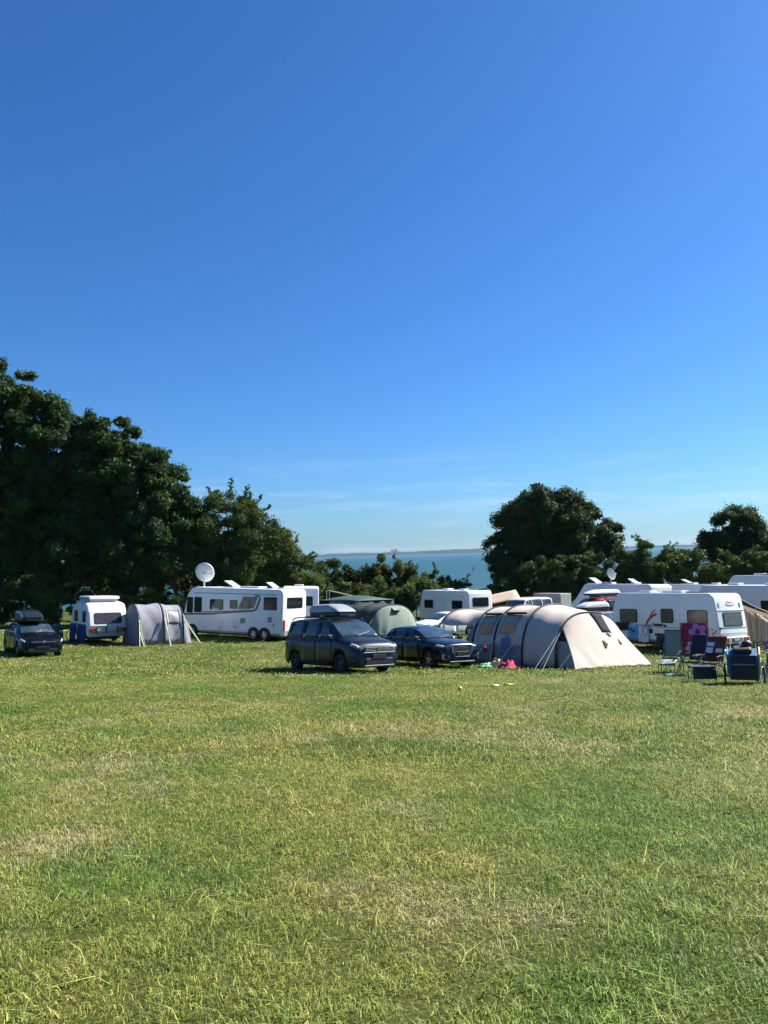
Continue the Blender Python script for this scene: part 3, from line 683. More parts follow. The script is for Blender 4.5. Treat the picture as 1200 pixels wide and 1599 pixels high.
front_box(suv, 'skid_plate', ALU, 2.09, 0, .275, (.09, 1.1, .05), .02)
for sd in (1, -1):
    b = MB(); q = [(-.13, -.09), (.1, -.09), (.15, 0), (.1, .09), (-.13, .09)]
    if sd > 0: q = [(-a, c) for a, c in q][::-1]
    b.plate((2.02, .68 * sd, .45), (-.32 * sd, 1, 0), (0, 0, 1), q, .05); ai = b.build('air_intake', ALU, suv, bevel=.015)
    b = MB(); b.plate((2.062, .68 * sd, .45), (-.32 * sd, 1, 0), (0, 0, 1), [(a * .66, c * .62) for a, c in q], .03); b.build('intake_mesh', BLACK, ai)
place(suv, 1.45, 28.9, -57)

# ---- black hatchback at the far edge with roof box
hatch_sh = CarShell(
    top=[(2.2, .55), (2.18, .74), (2.05, .84), (1.7, .92), (1.1, 1.02), (.25, 1.40), (-.2, 1.47), (-1.2, 1.46), (-1.9, 1.36), (-2.15, .98), (-2.2, .45)],
    belt=[(2.2, .74), (1.1, .92), (0, .95), (-2.2, .99)], wid=[(2.2, .7), (2.08, .82), (1.8, .89), (1.3, .905), (-1.6, .905), (-2.0, .86), (-2.2, .76)],
    roofw=[(2.2, .55), (1.9, .72), (1.1, .75), (.2, .65), (-1.7, .64), (-2.2, .6)], sill=.2, wheels=(1.36, -1.3), wr=.32)
def make_hatch(name, label, paint, rim=ALU, group=None):
    return build_car(name, label, paint, hatch_sh, (1.36, -1.3), .32, .79, rim, windows=((-.1, .86, -.05, .22), (-1.1, -.18, -1.02, -.12), (-1.9, -1.2, -1.6, -1.1)), ws=(1.04, .28), rear=(-2.12, -1.94),
        doors=((-.15, .85), (-1.1, -.2)), lamps=((1.72, 2.12, 3.3, 4.35, LAMP), (-2.15, -1.95, 3.0, 4.2, REDLAMP, 'tail_lamp')), group=group)
HATCH_PAINT = mat('deep_black_paint', (.0025, .003, .005), .25, spec=.2, coat=.12)
hat = make_hatch('hatchback_car', 'black hatchback with a roof box at the left edge, beside the small caravan', HATCH_PAINT)
front_box(hat, 'grille', BLACK, 2.19, 0, .66, (.04, .9, .1), .01)
front_box(hat, 'chrome_strip', ALU, 2.205, 0, .70, (.03, 1.0, .025), .008)
b = MB(); b.lathe([(.058, -.006), (.066, 0), (.058, .006)], 18, 'X', (2.235, 0, .69)); b.plate((2.228, 0, .69), (0, 1, 0), (0, 0, 1), [(-.04, .035), (-.028, .035), (-.016, .0), (0, .03), (.016, .0), (.028, .035), (.04, .035), (.02, -.045), (0, -.01), (-.02, -.045)], .008); b.build('badge', CHROME, hat)
front_box(hat, 'number_plate', BLACK, 2.215, 0, .47, (.02, .52, .11), .006)
front_box(hat, 'lower_grille', BLACK, 2.18, 0, .33, (.06, 1.2, .16), .02)
for sd in (1, -1): front_box(hat, 'fog_lamp', LAMP, 2.13, sd * .66, .32, (.06, .16, .08), .02)
for x_ in (.0, -1.0):
    b = MB(); b.box((x_, 0, 1.52), (.07, 1.2, .04)); b.build('roof_bar', BLACK, hat)
roof_box(hat, -.55, -.1, 1.545, 2.2, .9, .46, mat('roof_box_black', (.014, .017, .022), .22, coat=.6))
place(hat, -16.2, 35.2, -54)

# ---- white estate car behind the black crossover
EST_PAINT = mat('white_paint', (.74, .75, .75), .25, spec=.5, coat=.6)
est = make_hatch('estate_car', 'white car seen through the open canopy of the beige tent', EST_PAINT)
front_box(est, 'grille', BLACK, 2.19, 0, .62, (.04, .8, .16), .02); front_box(est, 'number_plate', BLACK, 2.215, 0, .45, (.02, .52, .11), .006)
place(est, 3.5, 47.3, 214)

# ---- silver-blue car with grey roof box, mostly hidden by the tent
BLUE_PAINT = mat('silver_blue_paint', (.20, .27, .33), .3, metal=.5, coat=.7)
blu = make_hatch('silver_blue_car', 'silver-blue car with a pale grey roof box between the beige tent and the red-swoosh caravan', BLUE_PAINT)
front_box(blu, 'grille', BLACK, 2.19, 0, .62, (.04, .8, .12), .02)
for x_ in (.0, -1.0):
    b = MB(); b.box((x_, 0, 1.53), (.08, 1.28, .05)); b.build('roof_bar', BLACK, blu)
roof_box(blu, -.45, 0, 1.57, 2.0, .88, .42, mat('roof_box_pale', (.5, .52, .52), .35, coat=.2))
place(blu, 11.2, 43.2, 214, lift=.1)

# ---- red van with white roof box, further back
RED_PAINT = mat('red_paint', (.32, .012, .02), .28, spec=.5, coat=.7)
mini_sh = CarShell(
    top=[(2.4, .6), (2.37, .9), (2.25, 1.08), (1.9, 1.18), (1.5, 1.26), (.85, 1.98), (.5, 2.08), (-.5, 2.12), (-2.0, 2.1), (-2.3, 2.02), (-2.38, 1.3), (-2.4, .45)],
    belt=[(2.4, .95), (1.5, 1.17), (0, 1.2), (-2.4, 1.22)], wid=[(2.4, .74), (2.28, .86), (2.0, .94), (1.5, .95), (-2.0, .95), (-2.3, .92), (-2.4, .86)],
    roofw=[(2.4, .6), (2.1, .78), (1.5, .82), (.8, .76), (-2.2, .76), (-2.4, .72)], sill=.25, wheels=(1.5, -1.45), wr=.34)
def make_mini(name, label, paint):
    return build_car(name, label, paint, mini_sh, (1.5, -1.45), .34, .82, ALU, windows=((.2, 1.3, .24, .86), (-.98, .1, -.94, .16), (-2.2, -1.08, -2.1, -1.04)), ws=(1.44, .9), rear=(-2.38, -2.28),
        doors=((.12, 1.06), (-1.0, .06)), lamps=((2.05, 2.33, 3.2, 4.4, LAMP), (-2.36, -2.25, 2.6, 4.2, REDLAMP, 'tail_lamp')))
red = make_mini('red_van', 'red van carrying a long white roof box, behind the silver-blue car', RED_PAINT)
front_box(red, 'grille', BLACK, 2.385, 0, .82, (.05, 1.1, .14), .02)
for x_ in (.1, -1.3):
    b = MB(); b.box((x_, 0, 2.2), (.08, 1.4, .06)); b.build('roof_bar', BLACK, red)
roof_box(red, -.4, -.1, 2.25, 2.7, .9, .36, mat('roof_box_white', (.68, .70, .70), .3))
place(red, 13.6, 49.4, 214, lift=.12)
wv = make_mini('white_van', 'white van roof and windscreen showing above the beige tent, beside the grey box', EST_PAINT)
front_box(wv, 'grille', BLACK, 2.385, 0, .82, (.05, 1.1, .14), .02)
place(wv, 10.1, 56.6, 222)
# ================================================================ CARAVANS AND MOTORHOMES
def round_poly(pts, n=5):
    """[(x, z, r)] -> outline with rounded corners"""
    P = []; k = len(pts)
    for i in range(k):
        p = Vector(pts[i][:2]); a = Vector(pts[i - 1][:2]); b = Vector(pts[(i + 1) % k][:2]); r = pts[i][2]
        if r <= 0: P.append(tuple(p)); continue
        da = (a - p).normalized(); db = (b - p).normalized(); ang = math.acos(max(-1, min(1, da.dot(db)))); d = min(r / math.tan(ang / 2), (a - p).length * .49, (b - p).length * .49)
        A = p + da * d; B = p + db * d
        for j in range(n + 1):
            t = j / n; q_ = A * (1 - t) ** 2 + p * 2 * t * (1 - t) + B * t * t; P.append(tuple(q_))
    return P
def hull(outline, W_, r=.1, n=4):
    """side outline (x, z) run across the width W_ with rounded long edges"""
    k = len(outline); nr = []
    area = sum(outline[i][0] * outline[(i + 1) % k][1] - outline[(i + 1) % k][0] * outline[i][1] for i in range(k)); sg = 1 if area > 0 else -1
    for i in range(k):
        a, b = Vector(outline[i - 1]), Vector(outline[(i + 1) % k]); d = (b - a).normalized(); nr.append(Vector((-d.y, d.x)) * sg)   # inward
    loops = []
    for j in range(n + 1):
        t = math.pi / 2 * j / n; loops.append((-(W_ / 2 - r + r * math.cos(t)), r * (1 - math.sin(t))))
    loops += [(-y, i_) for y, i_ in loops[::-1]]
    m_ = MB(); P = []
    for y, ins in loops:
        for p, q_ in zip(outline, nr): P.append((p[0] + q_.x * ins, y, p[1] + q_.y * ins))
    F = [(j * k + i, j * k + (i + 1) % k, (j + 1) * k + (i + 1) % k, (j + 1) * k + i) for j in range(len(loops) - 1) for i in range(k)]
    F += [tuple(range(k))[::-1], tuple(range((len(loops) - 1) * k, len(loops) * k))]
    return m_.add(P, F)
class Face:
    """a flat face of a hull on which parts are laid: o origin, u right, v up (seen from outside)"""
    def __init__(s, o, u, v): s.o, s.u, s.v = Vector(o), Vector(u).normalized(), Vector(v).normalized(); s.n = s.u.cross(s.v)
    def plate(s, name, m, parent, poly, th=.015, off=0.0, bevel=0):
        b = MB(); b.plate(s.o + s.n * off, s.u, s.v, poly, th); return b.build(name, m, parent, bevel=bevel)
    def window(s, parent, x, z, w, h, r=.06, frame=BLACK, pane=GLASS, fw=.035, name='window'):
        f = s.plate(name, frame, parent, rrect(w, h, r, cx=x, cy=z), .022)
        s.plate('pane', pane, f, rrect(w - 2 * fw, h - 2 * fw, max(.01, r - fw * .6), cx=x, cy=z), .012, .018)
        return f
    def rect(s, name, m, parent, x, z, w, h, r=.02, th=.012, off=0.0): return s.plate(name, m, parent, rrect(w, h, min(r, w / 2.01, h / 2.01), cx=x, cy=z), th, off)
    def ribbon(s, name, m, parent, pts, wid, th=.006, off=.002):
        """stripe following pts, widths wid"""
        k = len(pts); Lf = []; Rt = []
        for i in range(k):
            a, b_ = Vector(pts[max(i - 1, 0)]), Vector(pts[min(i + 1, k - 1)]); d = (b_ - a).normalized(); n_ = Vector((-d.y, d.x)); w = wid[i] if isinstance(wid, (list, tuple)) else wid
            Lf.append(Vector(pts[i]) + n_ * w / 2); Rt.append(Vector(pts[i]) - n_ * w / 2)
        b = MB()
        for i in range(k - 1): b.plate(s.o + s.n * off, s.u, s.v, [tuple(Rt[i]), tuple(Rt[i + 1]), tuple(Lf[i + 1]), tuple(Lf[i])], th)
        return b.build(name, m, parent)
def left_face(W_): return Face((0, W_ / 2, 0), (-1, 0, 0), (0, 0, 1))       # u runs to the rear
def right_face(W_): return Face((0, -W_ / 2, 0), (1, 0, 0), (0, 0, 1))
def rear_face(x, z, lean=0): return Face((x, 0, z), (0, -1, 0), (math.sin(lean), 0, math.cos(lean)))
def front_face(x, z, lean=0): return Face((x, 0, z), (0, 1, 0), (-math.sin(lean), 0, math.cos(lean)))
def roof_hatch(parent, x, y, z, w=.5, d=.5, open_=0, m=WHITE):
    b = MB(); b.box((x, y, z + .03), (w, d, .06)); h = b.build('roof_hatch', m, parent, bevel=.02)
    b = MB()
    if open_:
        M_ = Matrix.Rotation(-open_, 3, 'Y'); b.box(Vector((x - w / 2, y, z + .07)) + M_ @ Vector((w / 2, 0, .02)), (w, d, .05), M=M_)
    else: b.plate((x, y, z + .062), (1, 0, 0), (0, 1, 0), rrect(w * 1.06, d * 1.06, .08), .06)
    b.build('hatch_lid', mat('hatch_acrylic', (.42, .44, .45), .3, var=.15) if open_ else m, h, bevel=.015)
def dish(parent, x, y, z, r, face, m):
    """satellite dish on a mast; face = direction it looks in"""
    b = MB(); b.tube([(x, y, z), (x, y, z + r * .75)], r * .09, 8); b.box((x, y, z + .05), (.36, .3, .12)); d_ = b.build('dish_mount', m, parent, bevel=.01)
    f = Vector(face).normalized(); u = f.cross(Vector((0, 0, 1))).normalized(); v = u.cross(f); c = Vector((x, y, z + r * 1.62)) + f * r * .12
    b = MB()
    def fn(a, t):
        rr = r * t; ang = 2 * math.pi * a; return c + u * rr * math.cos(ang) * .95 + v * rr * math.sin(ang) - f * r * .2 * (1 - t * t)
    b.sheet(fn, 28, 5, .02); b.build('satellite_dish', m, parent, smooth=True)
    b = MB(); b.tube([c - v * r * .9, c - v * r * .3 + f * r * .75], .014, 5); b.box(c - v * r * .25 + f * r * .8, (.09, .09, .09)); b.build('dish_feed', m, d_)

# ---------------------------------------------------------------- white caravan with the red swoosh
CW, CL = 2.3, 5.76
cv = thing('caravan', 'white caravan with a red swoosh and three brown windows beside the beige tent', 'caravan')
hL = CL / 2
outl = round_poly([(-hL + .02, .46, .05), (-hL - .02, .95, .03), (-hL + .10, 1.9, .05), (-hL + .26, 2.70, .34), (hL - .42, 2.72, .36), (hL - .04, 1.5, .3), (hL - .12, .5, .1)])
hull(outl, CW, .07).build('body', WHITE, cv, auto=35)
b = MB(); b.box((0, 0, .38), (CL - .5, CW - .5, .2)); b.build('chassis', BLACK, cv)
lf = left_face(CW)
ax_x = .0 - (2.68 - hL) + 0.0     # axle 2.68 m from the rear
ax_x = -hL + 2.68
for u_, w_, h_, z_ in ((hL - 4.66 + 0.0, 1.0, .66, 1.62), (hL - 2.55, .66, .66, 1.66), (hL - 1.02, 1.0, .66, 1.62)):
    lf.window(cv, u_, z_, w_, h_, .09, pane=BROWNGLASS)
# awning-rail trim, skirt, service flaps
lf.rect('trim_strip', GREY, cv, 0, 1.12, CL - .45, .025, .005, .008)
lf.rect('fridge_vent', BLACK, cv, hL - 3.02, 1.22, .46, .12, .02); lf.rect('fridge_vent', BLACK, cv, hL - 2.68, 1.2, .16, .1, .02); lf.rect('fridge_vent', BLACK, cv, hL - 3.0, .78, .46, .13, .02)
lf.rect('power_inlet', BLACK, cv, hL - 3.42, .93, .16, .22, .03, .03)
lf.rect('skirt', GREY, cv, .15, .50, CL - .6, .10, .02, .01)
RED = mat('swoosh_red', (.42, .025, .03), .4); SWGREY = mat('swoosh_grey', (.2, .2, .22), .4)
sx_ = hL - 3.62
def curve(p0, p1, p2, w0, w1, w2, n=14):
    P = []; Wd = []
    for i in range(n + 1):
        t = i / n; P.append(tuple((1 - t) ** 2 * p0[k] + 2 * t * (1 - t) * p1[k] + t * t * p2[k] for k in (0, 1))); Wd.append(max(.008, (1 - t) ** 2 * w0 + 2 * t * (1 - t) * w1 + t * t * w2))
    return P, Wd
for p0, p1, p2, w0, w1, w2, off, m_ in (((sx_ - .12, .98), (sx_ - .06, 1.52), (sx_ + .52, 1.74), .03, .16, .10, .012, RED), ((sx_ + .16, 1.60), (sx_ + .26, 1.80), (sx_ + .50, 1.96), .02, .12, .01, .020, RED),
                                        ((sx_ - .62, 1.02), (sx_ - .3, 1.22), (sx_ + .22, 1.2), .02, .07, .05, .028, SWGREY), ((sx_ + .16, 1.18), (sx_ + .34, 1.2), (sx_ + .36, 1.36), .05, .05, .02, .034, SWGREY)):
    P_, W_c = curve(p0, p1, p2, w0, w1, w2); lf.ribbon('swoosh', m_, cv, P_, W_c, off=off)
lf.ribbon('swoosh', SWGREY, cv, [(hL - .42, .72), (hL - .3, .92), (hL - .1, 1.08)], [.03, .07, .03], off=.012)
# wheel arch and wheels
ar = [(-.52, .36), (-.46, .68), (-.34, .82), (.34, .82), (.46, .68), (.52, .36)]
lf.plate('wheel_arch', BLACK, cv, [(a - ax_x, c) for a, c in ar], .02)
for sd in (1, -1): wheel(cv, ax_x, sd * (CW / 2 - .06), .33, STEEL, sd, 6, .2)
# rear end
r1 = rear_face(-hL + .0, 0)
lean = math.atan2(.12, .95)
rf = Face((-hL - .022, 0, .95), (0, -1, 0), (math.sin(lean), 0, math.cos(lean)))
rf.window(cv, .05, .60, 1.5, .62, .05, frame=BLACK, pane=BROWNGLASS, fw=.05)
rf.rect('rear_trim', GREY, cv, 0, .98, CW - .22, .035, .01); rf.rect('rear_trim', GREY, cv, 0, .22, CW - .22, .02, .008)
up_l = math.atan2(.16, .8); rt = Face((-hL + .10, 0, 1.9), (0, -1, 0), (math.sin(up_l), 0, math.cos(up_l)))
LOGO = mat('logo_red', (.5, .09, .08), .5)
rt.ribbon('maker_mark', LOGO, cv, [(.05 + .34 * math.cos(t), .34 + .085 * math.sin(t)) for t in [math.pi * .98 + i * math.pi * 1.04 / 12 for i in range(13)]], .035, off=.01)
rt.ribbon('maker_mark', LOGO, cv, [(-.2, .40), (-.12, .44), (-.02, .39), (.08, .43), (.18, .39), (.28, .42)], .03, off=.016)
for u_ in (-.85, .85): rt.rect('marker_lamp', LAMP, cv, u_, .3, .12, .2, .03, .03)
bl = math.atan2(-.04, .49); rb = Face((-hL + .02, 0, .46), (0, -1, 0), (-math.sin(-bl), 0, math.cos(bl)))
BUMP = mat('bumper_grey', (.42, .44, .44), .45)
b = MB(); b.box((-hL - .06, 0, .62), (.16, CW - .16, .3)); bp_ = b.build('bumper', BUMP, cv, bevel=.03)
for u_ in (.78, -.78):
    b = MB(); b.box((-hL - .145, u_, .66), (.03, .34, .17)); b.build('tail_lamp', REDLAMP, bp_, bevel=.01)
    b = MB(); b.box((-hL - .15, u_ * .86, .66), (.034, .1, .13)); b.build('turn_lamp', AMBER, bp_, bevel=.008)
b = MB(); b.box((-hL - .145, 0, .66), (.02, .74, .14)); b.build('plate_holder', BLACK, bp_)
b = MB(); b.box((-hL - .158, 0, .66), (.012, .5, .1)); b.build('number_plate', mat('blurred_plate', (.42, .44, .45), .5, var=.25, vscale=9), bp_)
rf.rect('grab_handle', BLACK, cv, -1.03, .22, .22, .07, .03, .06)
# roof
for x_, y_ in ((1.3, .2), (-.4, .2), (.4, -.3)): roof_hatch(cv, x_, y_, 2.705, .6, .6)
b = MB(); b.plate((-.9, -.2, 2.71), (1, 0, 0), (0, 1, 0), rrect(1.2, .6, .04), .04); b.build('solar_panel', GLASS, cv)
# drawbar, jockey wheel, nose box
b = MB()
for sd in (1, -1): b.tube([(hL - .3, .7 * sd, .42), (hL + .95, .04 * sd, .44)], .04, 6)
b.tube([(hL + .8, 0, .46), (hL + 1.25, 0, .46)], .045, 8); db = b.build('drawbar', STEEL, cv)
b = MB(); b.tube([(hL + .7, .12, .1), (hL + .7, .12, .8)], .03, 6); b.lathe([(.02, -.03), (.11, -.03), (.11, .03), (.02, .03)], 12, 'Y', (hL + .7, .12, .11)); b.build('jockey_wheel', STEEL, db)
for x_ in (-hL + .5, hL - .6):
    for sd in (1, -1):
        b = MB(); b.tube([(x_, sd * .85, .4), (x_ - .08, sd * .9, .0)], .025, 5); b.build('corner_steady', STEEL, cv)
place(cv, 13.65, 36.62, 126, slope=1)

# towels and dark bag on the caravan side rail
TW_BLUE = mat('beach_towel_blue', (.10, .34, .62), .9, var=.5, vscale=9, bump=.3)
TW_WHITE = mat('towel_white', (.68, .70, .72), .9, var=.1, bump=.3)
def on_side(u, z, off=.06):
    """world point on the near side of the swoosh caravan"""
    return cv.matrix_world @ Vector((-u, CW / 2 + off, z))
def hang(name, label, m, u, w, z0, z1, off=.06, cat='towel', group=None, extra=None):
    b = MB()
    def fn(a, v): return on_side(u + (a - .5) * w, z1 + (z0 - z1) * v + .015 * math.sin(a * 9), off + .022 * math.sin(a * 14 + v * 2) * (.3 + v) + .02)
    b.sheet(fn, 16, 10, .012); o = tag(b.build(name, m, smooth=True), label, cat, group)
    if extra: extra(o, fn)
    return o
bpy.context.view_layer.update()
def towel_print(o, fn):
    for k, (cx_, cy_, rr, mm) in enumerate(((.3, .3, .13, mat('print_navy', (.02, .06, .25), .9)), (.55, .42, .12, mat('print_navy', (.02, .06, .25), .9)), (.4, .62, .16, mat('print_gold', (.5, .3, .06), .9)))):
        b = MB(); pts_ = [Vector(fn(cx_ + rr * math.cos(t) * (1 + .25 * math.sin(3 * t + k)), cy_ + rr * .7 * math.sin(t))) for t in [i * math.pi / 8 for i in range(16)]]
        n = (cv.matrix_world.to_3x3() @ Vector((0, 1, 0))).normalized()
        b.add([p + n * .012 for p in pts_] + [p + n * .024 for p in pts_], [tuple(range(16)), tuple(range(16, 32))] + [(i, (i + 1) % 16, (i + 1) % 16 + 16, i + 16) for i in range(16)]); b.build('printed_motif', mm, o)
hang('beach_towel', 'blue beach towel with a dark and gold print hanging on the swoosh caravan', TW_BLUE, hL - 4.35, .62, .55, 1.16, .08, extra=towel_print)
hang('white_towel', 'plain white towel hanging beside the blue printed one on the caravan', TW_WHITE, hL - 3.78, .55, .40, 1.15, .08)
hang('dark_wetsuit', 'black cloth hung over the rail at the front of the swoosh caravan', mat('wet_black', (.012, .013, .016), .8), hL - 5.05, .9, .92, 1.3, .10, cat='clothing')
b = MB(); b.tube([on_side(hL - 3.66 + .12 * math.cos(t), .93 + .22 * math.sin(t), .13 + .01 * math.sin(3 * t)) for t in [i * math.pi / 8 for i in range(16)]], .014, 6, closed=True)
tag(b.build('pink_ring', mat('pink_rubber', (.5, .05, .3), .5)), 'thin pink ring hanging over the white towel on the caravan', 'ring')
b = MB(); b.tube([on_side(hL - 5.6, 1.31, .10), on_side(hL - 3.4, 1.16, .10)], .012, 6)
tag(b.build('drying_rail', STEEL), 'thin drying rail along the front half of the swoosh caravan', 'rail')

# ---------------------------------------------------------------- awning on the far side of that caravan
AWN_ROOF = mat('awning_roof_grey', (.12, .105, .095), .85, var=.15, bump=.3, trans=.15)
AWN_CLOTH = mat('awning_canvas', (.66, .54, .40), .9, var=.15, vscale=3, bump=.4, trans=.3)
STRIPE = mat('curtain_stripe', (.36, .24, .16), .9, trans=.2)
aw = thing('awning', 'grey-roofed awning with beige striped curtains on the far side of the swoosh caravan', 'awning')
AWD = 2.4
b = MB()
def awr(u, v): return Vector((-hL + .25 + u * 4.6, -CW / 2 - .02 - v * AWD, 2.42 - .62 * v - .05 * math.sin(math.pi * v)))
b.sheet(awr, 6, 8, .02); b.build('roof', AWN_ROOF, aw, smooth=True)
b = MB(); b.tube([awr(0, v / 8) + Vector((0, 0, -.015)) for v in range(9)], .02, 6); b.tube([awr(0, 1), Vector((-hL + .25, -CW / 2 - AWD, .0))], .018, 6); b.tube([awr(0, .5) + Vector((-.01, 0, -.02)), Vector((-hL + .24, -CW / 2 - AWD / 2, 0))], .018, 6); b.build('pole', STEEL, aw)
b = MB(); b.sheet(lambda u, v: Vector((-hL + .22, -CW / 2 - .04 - u * (AWD - .06), 2.16 - .50 * u - v * .16)), 8, 2, .015); b.build('valance', AWN_CLOTH, aw)
for k, (y0, y1, z1, z0, pull) in enumerate(((.08, .95, 2.06, .42, .18), (1.25, 2.3, 1.78, .1, -.2))):
    b = MB()
    def fn(u, v):
        yy = y0 + (y1 - y0) * u; pinch = pull * v
        return Vector((-hL + .2 + .05 * math.sin(u * 34) * (.4 + .6 * v), -CW / 2 - yy - pinch, (z1 - .4 * (yy - y0)) * (1 - v) + z0 * v))
    b.sheet(fn, 40, 8, .012); cu = b.build('curtain', AWN_CLOTH, aw, smooth=True)
    for s_ in (.15, .35, .55, .75, .92):
        b = MB(); b.sheet(lambda u, v: fn(s_ + (u - .5) * .045, v) + Vector((-.014, 0, 0)), 2, 8, .006); b.build('stripe', STRIPE, cu)
b = MB(); b.sheet(lambda u, v: awr(u, 1) * (1 - v) + Vector((-hL + .25 + u * 4.6, -CW / 2 - AWD, .02)) * v + Vector((0, .03 * math.sin(u * 30), 0)), 30, 4, .015); b.build('side_wall', AWN_CLOTH, aw, smooth=True)
aw.matrix_world = cv.matrix_world.copy()

# ---------------------------------------------------------------- large white motorhome
MW, ML = 2.32, 7.6
mh = thing('motorhome', 'large white motorhome with a black stripe and a big round roof dish', 'motorhome')
h2 = ML / 2
mo = round_poly([(-h2, .34, .06), (-h2 - .02, 2.98, .3), (h2 - .75, 3.02, .5), (h2 - .28, 2.55, .3), (h2 - .02, 1.35, .25), (h2, .36, .12)])
hull(mo, MW, .12).build('body', WHITE, mh, auto=35)
b = MB(); b.box((-.2, 0, .34), (ML - .9, MW - .3, .2)); b.build('underbody', BLACK, mh)
lm = left_face(MW)
STR = mat('stripe_black', (.02, .022, .03), .3)
F_ = -h2      # u of the front end on the left face
lm.rect('cab_window', GLASS, mh, F_ + .56, 1.92, .50, .95, .08, .014); lm.rect('cab_window', GLASS, mh, F_ + 1.22, 1.95, .62, .92, .08, .014)
lm.window(mh, F_ + 2.7, 2.0, 1.05, .62, .08); lm.window(mh, F_ + 4.02, 2.04, .58, .52, .08)
lm.window(mh, F_ + 6.75, 2.15, .95, .74, .08)
lm.rect('drop_flap', WHITE2, mh, F_ + 2.65, 1.72, .5, .18, .04, .03)
# graphic panel: dark slanted field, stripes sweeping back
lm.plate('dark_panel', mat('graphic_grey', (.09, .095, .1), .35), mh, [(F_ + 4.35, 1.78), (F_ + 5.55, 1.86), (F_ + 5.85, 2.52), (F_ + 4.75, 2.52)], .006, .004)
lm.window(mh, F_ + 4.95, 2.08, .62, .52, .06)
lm.ribbon('stripe', STR, mh, [(F_ + .12, 1.36), (F_ + 2.0, 1.42), (F_ + 4.0, 1.58), (F_ + 5.55, 1.72), (F_ + 5.72, 1.80), (F_ + 6.0, 2.4), (F_ + 5.92, 2.56), (F_ + 5.6, 2.60)], [.1, .1, .09, .1, .13, .13, .1, .05], off=.012)
lm.ribbon('stripe', STR, mh, [(F_ + 1.6, 1.52), (F_ + 3.5, 1.62), (F_ + 5.2, 1.76)], [.05, .06, .03], off=.016)
lm.rect('trim_strip', GREY, mh, .2, 2.66, ML - 1.3, .05, .01, .01)
for u_, z_, w_, h_ in ((1.8, .85, 1.0, .75), (3.0, .8, .6, .55), (4.2, .9, .7, .6)):
    f_ = lm.rect('locker_flap', WHITE2, mh, F_ + u_, z_, w_, h_, .05, .008); lm.rect('flap_lock', BLACK, f_, F_ + u_, z_ - h_ * .3, .06, .1, .02, .012, .008)
lm.rect('service_hatch', GREY, mh, F_ + 4.75, 1.12, .36, .3, .03, .02)
dr = lm.rect('door', WHITE2, mh, F_ + 6.75, 1.02, .72, 1.15, .06, .010); lm.rect('door_window', mat('door_poster', (.12, .22, .38), .4, var=.4, vscale=8), dr, F_ + 6.75, 1.25, .30, .32, .03, .012, .010); lm.rect('door_handle', BLACK, dr, F_ + 7.02, .95, .06, .12, .02, .02, .010)
for u_ in (.36, 5.12, 5.92):
    lm.plate('wheel_arch', BLACK, mh, [(F_ + .45 + u_ + .46 * math.cos(t), .36 + .44 * math.sin(t)) for t in [math.pi * i / 10 for i in range(11)]] , .016)
for x_ in (h2 - .81, h2 - 5.57, h2 - 6.37):
    for sd in (1, -1): wheel(mh, x_, sd * (MW / 2 - .06), .36, ALU, sd, 6)
ff = front_face(h2 - .02, 1.36, math.atan2(.26, 1.2)); ff.rect('windscreen', GLASS, mh, 0, .62, MW - .3, .95, .12, .02)
b = MB(); b.box((h2 + .02, 0, .6), (.12, MW - .2, .35)); b.build('bumper', GREY, mh, bevel=.05)
for sd in (1, -1):
    b = MB(); b.box((h2 + .01, sd * .85, .85), (.1, .36, .16)); b.build('headlight', LAMP, mh, bevel=.04)
    b = MB(); b.tube([(h2 - .2, sd * MW / 2, 2.35), (h2 - .02, sd * (MW / 2 + .22), 2.3), (h2 + .02, sd * (MW / 2 + .22), 1.9)], .035, 6); b.box((h2, sd * (MW / 2 + .22), 2.05), (.12, .2, .42)); b.build('mirror', BLACK, mh, bevel=.03)
rm = rear_face(-h2 - .004, 0); rm.window(mh, 0, 2.2, 1.5, .62, .08)
for u_ in (-.98, .98): rm.rect('tail_lamp', REDLAMP, mh, u_, .95, .14, .6, .05, .04)
rm.rect('bumper_cover', GREY, mh, 0, .5, MW - .3, .3, .06, .05)
dish(mh, h2 - 1.1, .55, 2.88, .62, (.45, -.85, .32), mat('dish_white', (.7, .72, .72), .45))
roof_hatch(mh, h2 - 3.0, .2, 2.97, .8, .7, .45); roof_hatch(mh, h2 - 4.6, .1, 2.97, 1.4, .8); roof_hatch(mh, h2 - 6.0, .1, 2.97, .6, .6, .5)
b = MB(); b.box((h2 - 6.9, .2, 3.0), (.5, .5, .1)); b.build('roof_vent', WHITE2, mh, bevel=.03)
place(mh, -8.68, 46.4, 150, slope=1)

